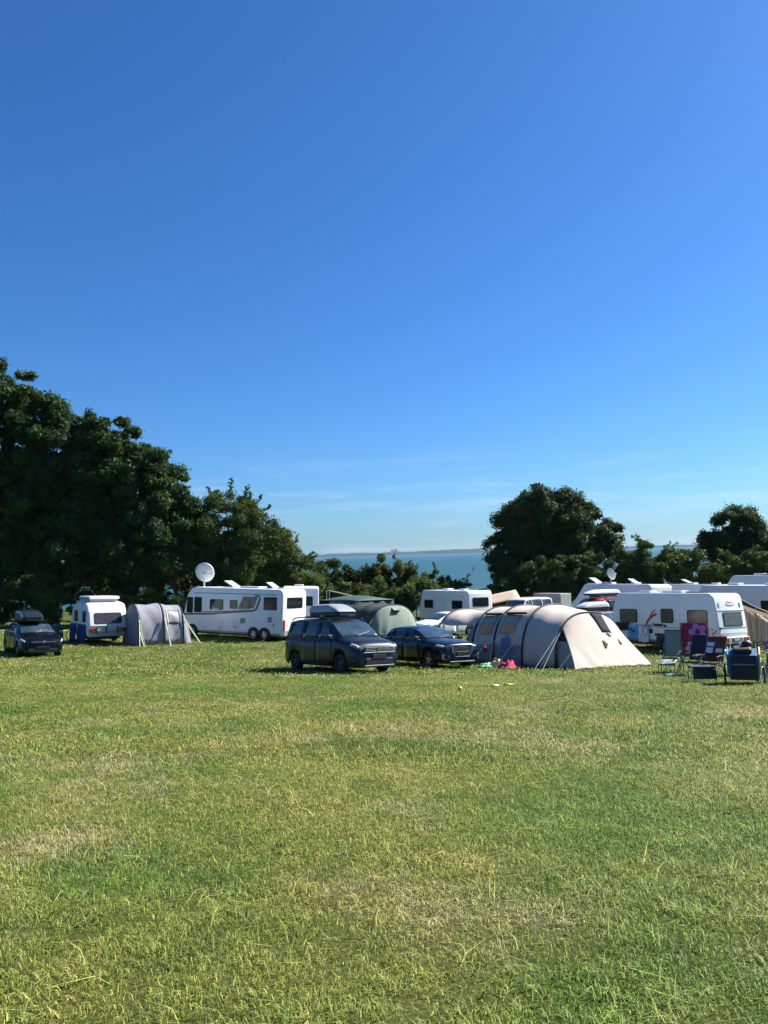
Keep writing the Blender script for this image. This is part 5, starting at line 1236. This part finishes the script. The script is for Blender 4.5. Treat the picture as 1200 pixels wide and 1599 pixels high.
camp_chair('camp_chair', 'navy blue folding camp chair in front of the flowered towel', NAVYC, 8.85, 22.7, 208, 16)
mch = camp_chair('camp_chair', 'maroon high-back camp chair with a white-striped towel over it, by the white table', MAROON, 9.0, 21.7, 228, 34, backh=.86)
bpy.context.view_layer.update()
b = MB(); M_ = mch.matrix_world; rc = R(34)
def tw(u, v):
    d = .25 + .62 * u; return M_ @ Vector((-.24 - d * math.sin(rc) + .025 * math.cos(rc), -.27 + .54 * v, .45 + d * math.cos(rc) + .025 * math.sin(rc) + .006 * math.sin(v * 20)))
b.sheet(tw, 8, 10, .012); tw_o = tag(b.build('striped_towel', mat('towel_rust', (.16, .035, .022), .9, var=.2), smooth=True), 'rust-red towel with white patches draped over the maroon chair', 'towel')
for (u0, u1, v0, v1) in ((.06, .34, .06, .4), (.42, .62, .06, .42), (.1, .3, .55, .9)):
    b = MB(); b.sheet(lambda u, v: Vector(tw(u0 + (u1 - u0) * u, v0 + (v1 - v0) * v)) + M_.to_3x3() @ Vector((.012 * math.cos(rc), 0, .012 * math.sin(rc))), 3, 3, .005); b.build('white_patch', TW_WHITE, tw_o)
# footstool / cool box with white rim
st = thing('footstool', 'low dark green folding footstool with a pale front bar', 'footstool')
b = MB(); b.sheet(lambda u, v: Vector((-.22 + .44 * u, -.3 + .6 * v, .42 - .04 * math.sin(math.pi * u))), 5, 5, .014); b.build('seat', DGREEN, st, smooth=True)
b = MB(); b.sheet(lambda u, v: Vector((.24 + .03 * u, -.3 + .6 * v, .41 - .3 * u)), 3, 4, .014); b.build('front_flap', DGREEN, st, smooth=True)
b = MB(); b.tube([(.25, -.3, .425), (.25, .3, .425)], .016, 6); b.build('front_bar', ALU, st)
for xx, yy in ((-.24, -.28), (-.24, .28), (.27, -.28), (.27, .28)):
    b = MB(); b.tube([(xx * .9, yy, .42), (xx, yy, 0)], .013, 6); b.build('leg', FR, st)
place(st, 8.35, 20.7, 265, slope=.6, span=.3)
# flowered towel on a drying frame
rk = thing('drying_rack', 'folding metal drying rack holding the flowered towel', 'rack')
for sd in (1, -1):
    b = MB(); b.tube([(-.42, sd * .4, 0), (0, sd * .4, 1.52)], .014, 6); b.tube([(.42, sd * .4, 0), (0, sd * .4, 1.52)], .014, 6); b.build('leg', FR, rk)
b = MB(); b.tube([(0, -.42, 1.52), (0, .42, 1.52)], .014, 6); b.tube([(-.24, -.4, .65), (-.24, .4, .65)], .01, 5); b.tube([(.24, -.4, .65), (.24, .4, .65)], .01, 5); b.build('bar', FR, rk)
place(rk, 9.55, 24.1, 255, slope=0)
bpy.context.view_layer.update(); M_ = rk.matrix_world.copy()
TW_RED = mat('flower_towel_red', (.30, .018, .04), .9, var=.6, vscale=7, bump=.3); TW_PINK = mat('flower_pink', (.52, .16, .38), .9, var=.15); TW_LILAC = mat('flower_lilac', (.42, .25, .5), .9); TW_CREAM = mat('flower_cream', (.6, .45, .32), .9); TW_DK = mat('flower_dark', (.14, .02, .08), .9)
def ft(u, v):   # u across, v down the front then over the bar
    y = -.37 + .74 * u; s_ = v * 1.02
    return Vector((.035 + .24 * v + .012 * math.sin(u * 11 + v * 3), y, 1.545 - s_))
b = MB(); b.sheet(lambda u, v: M_ @ ft(u, v), 14, 14, .012); fo = tag(b.build('flower_towel', TW_RED, smooth=True), 'red beach towel with big pink and lilac flowers hanging on the rack', 'towel')
b = MB(); b.sheet(lambda u, v: M_ @ (Vector((.035, -.37 + .74 * u, 1.545)) * (1 - v) + Vector((-.16, -.37 + .74 * u, .95)) * v + Vector((0, 0, .02 * math.sin(math.pi * v)))), 6, 6, .012); b.build('back_fold', mat('towel_navy_back', (.03, .03, .09), .9), fo)
def flower(cu, cv_, r, m, n=5, ph=0, lift=.012, nm='flower'):
    k = 40; pts_ = []
    for i in range(k):
        t = 2 * math.pi * i / k; rr = r * (.62 + .38 * abs(math.sin(n * t / 2 + ph))); uu, vv = cu + rr * math.cos(t) / .74, cv_ + rr * math.sin(t) / 1.02
        pts_.append(M_ @ (ft(min(max(uu, 0.01), .99), min(max(vv, .01), .99)) + Vector((lift, 0, lift * .2))))
    c = M_ @ (ft(cu, cv_) + Vector((lift + .004, 0, 0))); b = MB(); b.add(pts_ + [c], [(i, (i + 1) % k, k) for i in range(k)]); return b.build(nm, m, fo, fix=False)
flower(.62, .27, .27, TW_LILAC); flower(.62, .27, .22, TW_PINK, lift=.018); flower(.62, .27, .09, TW_DK, 5, .4, .024)
flower(.35, .74, .2, TW_CREAM, 5, .3); flower(.35, .74, .13, TW_PINK, 5, .3, .018); flower(.74, .82, .17, TW_LILAC, 5, .8); flower(.8, .58, .09, TW_CREAM, 5, .2)
# white table with bottle
tb_ = thing('camp_table', 'white-topped folding camp table behind the blue bike trailer', 'table')
b = MB(); b.plate((0, 0, .70), (1, 0, 0), (0, 1, 0), rrect(1.05, .62, .06), .03); b.build('tabletop', TW_WHITE, tb_)
for xx in (-.45, .45):
    for yy in (-.25, .25):
        b = MB(); b.tube([(xx, yy, .70), (xx * 1.05, yy * 1.1, 0)], .014, 6); b.build('leg', ALU, tb_)
place(tb_, 10.35, 22.9, 20, slope=0, lift=.02)
bpy.context.view_layer.update()
p = tb_.matrix_world @ Vector((.02, -.05, .731))
b = MB(); b.lathe([(0, 0), (.04, 0), (.042, .02), (.042, .13), (.02, .17), (.018, .19), (.024, .195), (.024, .225), (0, .23)], 12); bo = tag(b.build('bottle', mat('bottle_white', (.62, .6, .58), .35), smooth=True), 'small white bottle standing on the camp table', 'bottle'); bo.location = p
b = MB(); b.lathe([(0.0431, .04), (.0436, .05), (.0436, .10), (.0431, .11)], 12); b.build('bottle_label', mat('label_pink', (.45, .16, .16), .6), bo)

# ---- bicycles and trailer
def bike_wheel(parent, c, r, axis='Y', w=.035):
    b = MB(); c = Vector(c)
    ring = [c + (Vector((math.cos(t), 0, math.sin(t))) if axis == 'Y' else Vector((0, math.cos(t), math.sin(t)))) * r for t in [i * 2 * math.pi / 28 for i in range(28)]]
    b.tube(ring, w / 2, 6, closed=True); t_ = b.build('wheel', RUBBER, parent, smooth=True)
    b = MB(); b.tube([c + (q_ - c) * .93 for q_ in ring], .009, 5, closed=True)
    for i in range(0, 28, 2): b.tube([c, c + (ring[i] - c) * .93], .0025, 3)
    b.build('rim', ALU, t_)
def bicycle(name, label, x, y, deg, m, lean=8, group=None):
    o = thing(name, label, 'bicycle', group); r = .345
    bike_wheel(o, (.52, 0, r), r); bike_wheel(o, (-.52, 0, r), r)
    b = MB(); BBk, ST, HT, HB, RA, FA = Vector((-.08, 0, .29)), Vector((-.24, 0, .82)), Vector((.36, 0, .86)), Vector((.39, 0, .68)), Vector((-.52, 0, r)), Vector((.52, 0, r))
    for a, c in ((BBk, ST), (BBk, HB), (ST * .86 + BBk * .14, HT), (HT, HB)): b.tube([a, c], .02, 6)
    for sd in (1, -1): b.tube([BBk, RA + Vector((0, .05 * sd, 0))], .011, 5); b.tube([ST * .86 + BBk * .14, RA + Vector((0, .05 * sd, 0))], .011, 5); b.tube([HB, HB * .5 + FA * .5 + Vector((0, .05 * sd, 0)), FA + Vector((0, .05 * sd, 0))], .012, 5)
    b.build('frame', m, o, smooth=True)
    b = MB(); b.tube([HT, HT + Vector((-.03, 0, .14))], .014, 6); b.tube([HT + Vector((-.16, -.3, .16)), HT + Vector((-.03, -.12, .15)), HT + Vector((-.03, .12, .15)), HT + Vector((-.16, .3, .16))], .013, 6); hb = b.build('handlebar', BLACK, o)
    for sd in (1, -1):
        b = MB(); b.tube([HT + Vector((-.16, .3 * sd, .16)), HT + Vector((-.27, .32 * sd, .155))], .018, 6); b.build('grip', BLACK, hb)
    b = MB(); b.tube([ST, ST + Vector((-.03, 0, .12))], .013, 6); b.plate(ST + Vector((-.05, 0, .12)), (1, 0, 0), (0, 1, 0), [(-.14, -.08), (-.1, -.09), (.0, -.04), (.14, -.02), (.14, .02), (.0, .04), (-.1, .09), (-.14, .08)], .05); b.build('saddle', BLACK, o)
    b = MB(); b.lathe([(.02, -.006), (.09, -.006), (.09, .006), (.02, .006)], 16, 'Y', BBk + Vector((0, -.05, 0)))
    for sd in (1, -1): b.tube([BBk + Vector((0, .06 * sd, 0)), BBk + Vector((.1 * sd, .07 * sd, -.13 * sd))], .01, 5); b.box(BBk + Vector((.1 * sd, .11 * sd, -.13 * sd)), (.09, .08, .02))
    b.build('crankset', STEEL, o)
    b = MB(); b.tube([BBk + Vector((-.1, .06, 0)), Vector((-.16, .24, .0))], .011, 5); b.build('kickstand', STEEL, o)
    b = MB()
    b.grid(lambda u, v: Vector((-.52 + .38 * math.cos(.5 + 2.2 * u), -.03 + .06 * v, r + .38 * math.sin(.5 + 2.2 * u))), 10, 1); b.build('mudguard', BLACK, o)
    place(o, x, y, deg, slope=.5, span=.4); o.matrix_world = o.matrix_world @ Matrix.Rotation(R(lean), 4, 'X')
    return o
BIKE_DK = mat('bike_dark', (.02, .022, .028), .35, coat=.4)
bicycle('bicycle', 'dark bicycle standing at the right picture edge beside the blue trailer', 9.95, 20.2, 222, BIKE_DK, 9)
bicycle('bicycle', 'dark bicycle beyond the white table near the awning curtains', 10.75, 22.0, 215, BIKE_DK, 8)
bicycle('bicycle', 'dark bicycle leaning behind the black hatchback bonnet by the teal bag', -17.2, 43.6, 20, BIKE_DK, 8)
TB = mat('trailer_blue', (.015, .11, .23), .7, var=.1, bump=.2); TY_ = mat('trailer_yellow', (.62, .45, .05), .6)
tl = thing('bike_trailer', 'blue and black two-wheeled bicycle trailer with yellow trim', 'bike trailer')
# local +x faces the viewer
b = MB(); b.plate((0, .36, .18), (1, 0, 0), (0, 0, 1), [(-.45, 0), (.42, 0), (.42, .25), (.33, .56), (-.1, .72), (-.45, .6)], .72); bd_ = b.build('body', TB, tl, bevel=.03)
b = MB(); b.box((.425, 0, .33), (.03, .60, .29)); b.build('front_panel', mat('trailer_black', (.012, .013, .016), .7), bd_)
lnn = math.atan2(.09, .31); b = MB(); b.box((.385, 0, .60), (.03, .58, .30), M=Matrix.Rotation(-lnn, 3, 'Y')); b.build('window_mesh', MESH, bd_)
b = MB(); b.box((.41, 0, .52), (.03, .5, .03), M=Matrix.Rotation(-lnn, 3, 'Y')); b.build('reflective_band', GREY, bd_)
for sd in (1, -1):
    b = MB(); b.tube([(.42, sd * .37, .3), (.38, sd * .37, .58), (.30, sd * .37, .76), (-.1, sd * .37, .92), (-.42, sd * .37, .8)], .024, 6); b.build('corner_trim', TY_ if sd > 0 else TB, tl)
    bike_wheel(tl, (-.02, sd * .46, .25), .25, w=.045)
    b = MB(); b.tube([(-.02, sd * .37, .25), (-.02, sd * .47, .25)], .012, 5); b.build('axle', STEEL, tl)
b = MB(); b.tube([(-.2, -.3, .88), (-.55, -.3, .98), (-.55, .3, .98), (-.2, .3, .88)], .014, 6); b.build('push_bar', BLACK, tl)
b = MB(); b.box((.0, 0, .16), (.8, .66, .05)); b.build('base', BLACK, tl)
b = MB(); b.box((.1, -.02, .87), (.34, .46, .16), M=Matrix.Rotation(.25, 3, 'Y')); b.build('rolled_cover', mat('trailer_black', (.012, .013, .016), .7), tl, bevel=.06)
place(tl, 9.15, 19.95, 245, slope=.7, span=.4)
# helmet and black bag resting on the trailer / bike
b = MB(); b.grid(lambda u, v: Vector((.15 * math.cos(2 * math.pi * u) * math.cos(v * 1.5), .11 * math.sin(2 * math.pi * u) * math.cos(v * 1.5), .13 * math.sin(v * 1.5))), 18, 6)
hm_ = tag(b.build('helmet', BLACK, smooth=True), 'black cycle helmet on top of the blue trailer', 'helmet'); bpy.context.view_layer.update()
hm_.location = tl.matrix_world @ Vector((-.02, .1, .985))

# ---- washing and clothes by the beige tent
def tloc(x, y, z): return TM @ Vector((x, y, z))
BT = mat('towel_blue', (.12, .18, .36), .9, var=.2, bump=.3)
def hang_cloth(name, label, m, a, c, drop, w2=.02, cat='towel'):
    b = MB(); a, c = Vector(a), Vector(c)
    b.sheet(lambda u, v: a * (1 - u) + c * u + Vector((.02 * math.sin(u * 15 + v * 2), .02 * math.cos(u * 12), -drop * v - .03 * math.sin(math.pi * u))), 12, 8, .012)
    return tag(b.build(name, m, smooth=True), label, cat)
b = MB(); b.tube([tloc(*hoop_pt(H3, .55)), tloc(-2.25, -2.25, 1.02), tloc(-2.9, -2.5, .78), tloc(-3.35, -3.0, .0)], .011, 5)
tag(b.build('washing_line', CREAMLINE), 'cream line slanting to the ground from the tent, holding the blue towel', 'line')
hang_cloth('blue_towel', 'blue towel hanging on the line in the middle of the beige tent', BT, tloc(-1.95, -2.12, 1.22), tloc(-2.3, -2.28, 1.02), .62)
b = MB(); b.grid(lambda u, v: Vector((.085 * math.cos(2 * math.pi * u) * math.sin(math.pi * v), .075 * math.sin(2 * math.pi * u) * math.sin(math.pi * v), .13 * math.cos(math.pi * v) * (1 + .2 * math.sin(6 * u)))), 14, 10)
rb_ = tag(b.build('red_bundle', mat('bundle_red', (.34, .02, .04), .8, var=.5, vscale=14), smooth=True), 'small red and white bundle hanging at the low end of the line', 'bag'); rb_.location = tloc(-2.9, -2.5, .62)
hang_cloth('blue_cloth', 'pale blue cloth hung low at the tent corner beside the crossover grille', mat('cloth_blue', (.16, .24, .46), .9, var=.15), tloc(-4.1, -2.35, .82), tloc(-3.8, -2.45, .9), .72)
def cloth_heap(name, label, m, x, y, rx, ry, h, seed, rot=0):
    rg = random.Random(seed); ph = [rg.uniform(0, 6) for _ in range(6)]; b = MB()
    def fn(u, v):
        a = 2 * math.pi * u; r_ = v * (1 + .18 * math.sin(3 * a + ph[0]) + .1 * math.sin(5 * a + ph[1]))
        X, Y = rx * r_ * math.cos(a), ry * r_ * math.sin(a); Z = h * (1 - v * v) * (.7 + .3 * math.sin(7 * a + ph[2]) * v + .25 * math.sin(9 * v + ph[3] + 2 * a)) + .012
        c_, s_ = math.cos(rot), math.sin(rot); wx, wy = x + X * c_ - Y * s_, y + X * s_ + Y * c_
        return Vector((wx, wy, G(wx, wy) + max(Z, .008) + .01))
    b.sheet(fn, 34, 10, .01); return tag(b.build(name, m, smooth=True), label, 'clothes', 'clothes dropped beside the beige tent')
q1 = tloc(-1.95, -2.75, 0); q2 = tloc(-1.25, -2.85, 0); q3 = tloc(-2.2, -3.0, 0); q4 = tloc(-2.25, -2.55, 0)
cloth_heap('clothes_heap', 'crumpled pink-red cloth on the grass beside the beige tent', mat('cloth_pink', (.45, .04, .10), .9, var=.3, vscale=8), q2.x, q2.y, .5, .32, .3, 1, .3)
cloth_heap('clothes_heap', 'crumpled cream and yellow cloth on the grass by the tent line', mat('cloth_cream', (.58, .48, .25), .9, var=.3, vscale=9), q1.x, q1.y, .42, .3, .34, 2)
cloth_heap('clothes_heap', 'flat mint green cloth on the grass below the cream one', mat('cloth_mint', (.16, .48, .34), .9, var=.2), q3.x, q3.y, .45, .28, .16, 3, .4)
cloth_heap('clothes_heap', 'small orange-red cloth on the grass behind the mint one', mat('cloth_orange', (.5, .13, .05), .9, var=.3), q4.x, q4.y, .28, .22, .34, 4)

# ---- small things dropped on the meadow
b = MB(); b.lathe([(.0, -.055)] + [(.055 * math.cos(t), .055 * math.sin(t)) for t in [-1.4 + i * .28 for i in range(11)]] + [(0, .055)], 18)
bl_ = tag(b.build('ball', mat('ball_yellow', (.6, .5, .05), .5), smooth=True), 'small yellow ball lying on the open meadow', 'ball'); bl_.location = (1.69, 18.51, G(1.69, 18.51) + .065)
for nm, lab, m, x_, y_, sx2, sy2 in (('paper_scrap', 'white paper scrap on the grass in front of the tent', TW_WHITE, 2.65, 19.3, .09, .04), ('yellow_strip', 'thin yellowish strip on the grass right of the white scrap', mat('strip_yellow', (.5, .48, .2), .8), 3.05, 19.7, .12, .03), ('turquoise_cloth', 'turquoise cloth lying on the grass under the navy chair', mat('cloth_turquoise', (.02, .22, .25), .8), 8.35, 22.7, .26, .12)):
    b = MB(); b.sheet(lambda u, v: Vector((x_ + sx2 * (2 * u - 1), y_ + sy2 * (2 * v - 1) * 3, G(x_ + sx2 * (2 * u - 1), y_ + sy2 * (2 * v - 1) * 3) + .055 + .012 * math.sin(u * 7 + v * 4))), 6, 4, .01); tag(b.build(nm, m, smooth=True), lab, 'litter' if 'turq' not in nm else 'cloth')

# ---- windsurfer out on the water
wsf = thing('windsurfer_board', 'tiny windsurfing board with a pale sail out on the sea', 'windsurf board')
b = MB(); b.plate((0, 0, 0), (1, 0, 0), (0, 1, 0), [(-1.4, -.2), (-1.2, -.3), (.6, -.3), (1.3, -.12), (1.4, 0), (1.3, .12), (.6, .3), (-1.2, .3), (-1.4, .2)], .14); b.build('board', TW_WHITE, wsf, bevel=.04)
b = MB(); b.tube([(.1, 0, .1), (-.25, 0, 4.9)], .04, 6); b.build('mast', BLACK, wsf)
b = MB(); b.sheet(lambda u, v: Vector((.1 - .35 * v - u * 2.3 * (1 - v) ** .7 * (1 if v > .12 else .4 + 5 * v), .25 * math.sin(math.pi * u) * (1 - v), .45 + 4.4 * v)), 8, 12, .02); b.build('sail', mat('sail_pale', (.65, .67, .7), .6, trans=.2), wsf, smooth=True)
b = MB(); b.tube([(.0, .12, 1.5), (-1.0, .35, 1.45), (-2.0, .15, 1.4)], .03, 6); b.build('boom', BLACK, wsf)
wsf.location = (69.0, 600, SEA_Z + .06); wsf.rotation_euler = (0, 0, .5)
pe = bpy.data.objects.new('person', None)
me = bpy.data.meshes.new('person'); 
bones = [((0, 0, 1.0), .16), ((-.08, 0, 1.28), .17), ((-.14, 0, 1.5), .16), ((-.16, 0, 1.62), .06), ((-.17, 0, 1.76), .11), ((0, .12, .95), .1), ((.05, .2, .52), .075), ((-.02, .22, .08), .05), ((0, -.12, .95), .1), ((.12, -.2, .55), .075), ((.05, -.22, .08), .05), ((-.12, .18, 1.48), .07), ((.12, .26, 1.42), .05), ((.38, .3, 1.42), .04), ((-.12, -.18, 1.48), .07), ((.12, -.1, 1.38), .05), ((.36, .1, 1.42), .04), ((.12, .22, .05), .045), ((.2, -.22, .05), .045)]
me.from_pydata([b_[0] for b_ in bones], [(0, 1), (1, 2), (2, 3), (3, 4), (0, 5), (5, 6), (6, 7), (7, 17), (0, 8), (8, 9), (9, 10), (10, 18), (2, 11), (11, 12), (12, 13), (2, 14), (14, 15), (15, 16)], [])
po = bpy.data.objects.new('person', me); col.objects.link(po); bpy.data.objects.remove(pe)
sk = po.modifiers.new('skin', 'SKIN'); po.modifiers.new('sub', 'SUBSURF').levels = 1; po.modifiers['sub'].render_levels = 1
for sv, b_ in zip(me.skin_vertices[0].data, bones): sv.radius = (b_[1], b_[1])
me.skin_vertices[0].data[0].use_root = True
me.materials.append(mat('wetsuit', (.02, .022, .03), .6)); tag(po, 'tiny surfer in a dark wetsuit leaning back on the windsurf board', 'person')
po.location = wsf.location + Vector((-.55, -.5, .1)); po.rotation_euler = (0, 0, .6)
# ================================================================ GRASS (blades by the hundred thousand: geometry nodes)
def tuft(name, seed, n, rad, h, w, straw=.12, lie=.35, segs=2):
    rg = np.random.default_rng(seed); V = []; F = []; T = []
    for i in range(n):
        a = rg.uniform(0, 2 * math.pi); r = rad * math.sqrt(rg.random()); bx_, by = r * math.cos(a), r * math.sin(a)
        d = rg.uniform(0, 2 * math.pi); hh_ = h * rg.uniform(.45, 1.25); ln = rg.uniform(.1, 1.0) * lie
        dry = rg.random() < straw
        if dry: hh_ *= 1.15; ln += .6 * rg.random()
        dx, dy = math.cos(d), math.sin(d); wx, wy = -dy * w / 2 * rg.uniform(.7, 1.3), dx * w / 2
        k = len(V); z1 = hh_ * .55 / (1 + ln * .4)
        z2 = hh_ / (1 + ln * 1.1); o1 = hh_ * ln * .3; o2 = hh_ * ln * .95
        V += [(bx_ - wx, by - wy, -.01), (bx_ + wx, by + wy, -.01), (bx_ + dx * o1 + wx * .8, by + dy * o1 + wy * .8, z1), (bx_ + dx * o1 - wx * .8, by + dy * o1 - wy * .8, z1), (bx_ + dx * o2 + wx * .15, by + dy * o2 + wy * .15, z2), (bx_ + dx * o2 - wx * .15, by + dy * o2 - wy * .15, z2)]
        F += [(k, k + 1, k + 2, k + 3), (k + 3, k + 2, k + 4, k + 5)]
        b_ = .42 + 1.6 * rg.random() ** 1.6; t = (b_ * 1.6, b_ * 1.35, b_ * 1.9) if dry else (b_ * rg.uniform(.72, 1.15), b_, b_ * rg.uniform(.7, 1.1))
        T += [t, t]
    me = fast_mesh(name, V, F, BLADE, tint=np.array(T))
    return bpy.data.objects.new(name, me)
def scatter_points(rg, y0, y1, dens, spread=.62, side=2.5):
    A = (2 * spread * (y1 + y0) / 2 + 2 * side) * (y1 - y0); n = int(A * dens)
    y = np.sqrt(rg.uniform(0, 1, n) * (y1 ** 2 - y0 ** 2) + y0 ** 2); x = rg.uniform(-1, 1, n) * (spread * y + side)
    return x, y
def grass_layer(name, label, tufts, x, y, scl, seed, group_tufts=None):
    rg = np.random.default_rng(seed); n = len(x)
    me = bpy.data.meshes.new(name); me.vertices.add(n); me.vertices.foreach_set('co', np.stack([x, y, gz(x, y)], 1).astype(np.float32).ravel())
    at_ = me.attributes.new('turn', 'FLOAT_VECTOR', 'POINT'); e_ = np.zeros((n, 3), np.float32); e_[:, 2] = rg.uniform(0, 6.28, n); e_[:, 0] = rg.normal(-.03, .12, n); e_[:, 1] = rg.normal(0, .12, n); at_.data.foreach_set('vector', e_.ravel())
    at_ = me.attributes.new('size', 'FLOAT', 'POINT'); at_.data.foreach_set('value', (scl * rg.uniform(.65, 1.3, n)).astype(np.float32))
    at_ = me.attributes.new('pick', 'INT', 'POINT'); at_.data.foreach_set('value', rg.integers(0, len(tufts), n).astype(np.int32))
    o = bpy.data.objects.new(name, me); col.objects.link(o)
    ng = bpy.data.node_groups.new(name + '_nodes', 'GeometryNodeTree')
    ng.interface.new_socket('Geometry', in_out='INPUT', socket_type='NodeSocketGeometry'); ng.interface.new_socket('Geometry', in_out='OUTPUT', socket_type='NodeSocketGeometry')
    N_ = ng.nodes.new; gi, go = N_('NodeGroupInput'), N_('NodeGroupOutput'); ip = N_('GeometryNodeInstanceOnPoints'); jn = N_('GeometryNodeJoinGeometry')
    for t in tufts[::-1]:
        oi = N_('GeometryNodeObjectInfo'); oi.inputs['Object'].default_value = t; oi.transform_space = 'ORIGINAL'; oi.inputs['As Instance'].default_value = False
        g2 = N_('GeometryNodeGeometryToInstance'); ng.links.new(oi.outputs['Geometry'], g2.inputs[0]); ng.links.new(g2.outputs[0], jn.inputs[0])
    def attr(nm, ty):
        a = N_('GeometryNodeInputNamedAttribute'); a.data_type = ty; a.inputs['Name'].default_value = nm; return next(s_ for s_ in a.outputs if s_.enabled and s_.name == 'Attribute')
    ng.links.new(gi.outputs[0], ip.inputs['Points']); ng.links.new(jn.outputs[0], ip.inputs['Instance']); ip.inputs['Pick Instance'].default_value = True
    ng.links.new(attr('pick', 'INT'), ip.inputs['Instance Index'])
    er_ = N_('FunctionNodeEulerToRotation'); ng.links.new(attr('turn', 'FLOAT_VECTOR'), er_.inputs[0]); ng.links.new(er_.outputs[0], ip.inputs['Rotation'])
    ng.links.new(attr('size', 'FLOAT'), ip.inputs['Scale']); ng.links.new(ip.outputs[0], go.inputs[0])
    md = o.modifiers.new('scatter', 'NODES'); md.node_group = ng
    return tag(o, label, 'grass', kind='stuff')
near = [tuft('tuft_near', 100 + i, 110, .14, .028, .0038, straw=.2, lie=1.5) for i in range(5)]
tall = [tuft('tuft_straw', 130 + i, 10, .16, .12, .0046, straw=.9, lie=1.6) for i in range(4)]
midt = [tuft('tuft_mid', 150 + i, 80, .22, .03, .008, straw=.2, lie=1.4) for i in range(4)]
fart = [tuft('tuft_far', 170 + i, 60, .4, .045, .022, straw=.14, lie=1.2) for i in range(4)]
rg = np.random.default_rng(77)
x1, y1 = scatter_points(rg, 1.8, 9, 115); grass_layer('grass', 'short mown grass blades of the near meadow', near, x1, y1, 1.0, 1)
xt, yt = scatter_points(rg, 1.8, 14, 14); grass_layer('grass', 'dry straw stalks scattered through the near grass', tall, xt, yt, 1.0, 2)
x2, y2 = scatter_points(rg, 8.5, 24, 42); grass_layer('grass', 'short mown grass of the middle of the meadow', midt, x2, y2, 1.0, 3)
x3, y3 = scatter_points(rg, 23, 62, 9, .6, 3); grass_layer('grass', 'short grass around the parked vehicles and tents', fart, x3, y3, 1.0, 4)

# ================================================================ AIR
hz = MB(); hz.box((0, 3600, 17), (15800, 8900, 68))
vm = bpy.data.materials.new('sea_haze'); vm.use_nodes = True; t = vm.node_tree; t.nodes.remove(t.nodes['Principled BSDF'])
pv = t.nodes.new('ShaderNodeVolumePrincipled'); pv.inputs['Color'].default_value = (.62, .82, 1, 1); pv.inputs['Density'].default_value = .000034; pv.inputs['Anisotropy'].default_value = .2
t.links.new(pv.outputs[0], t.nodes['Material Output'].inputs['Volume'])
tag(hz.build('haze', vm), 'thin pale sea haze over the bay', 'haze', kind='stuff')
scene.cycles.volume_bounces = 1
scene.cycles.max_bounces = 8; scene.cycles.transparent_max_bounces = 8
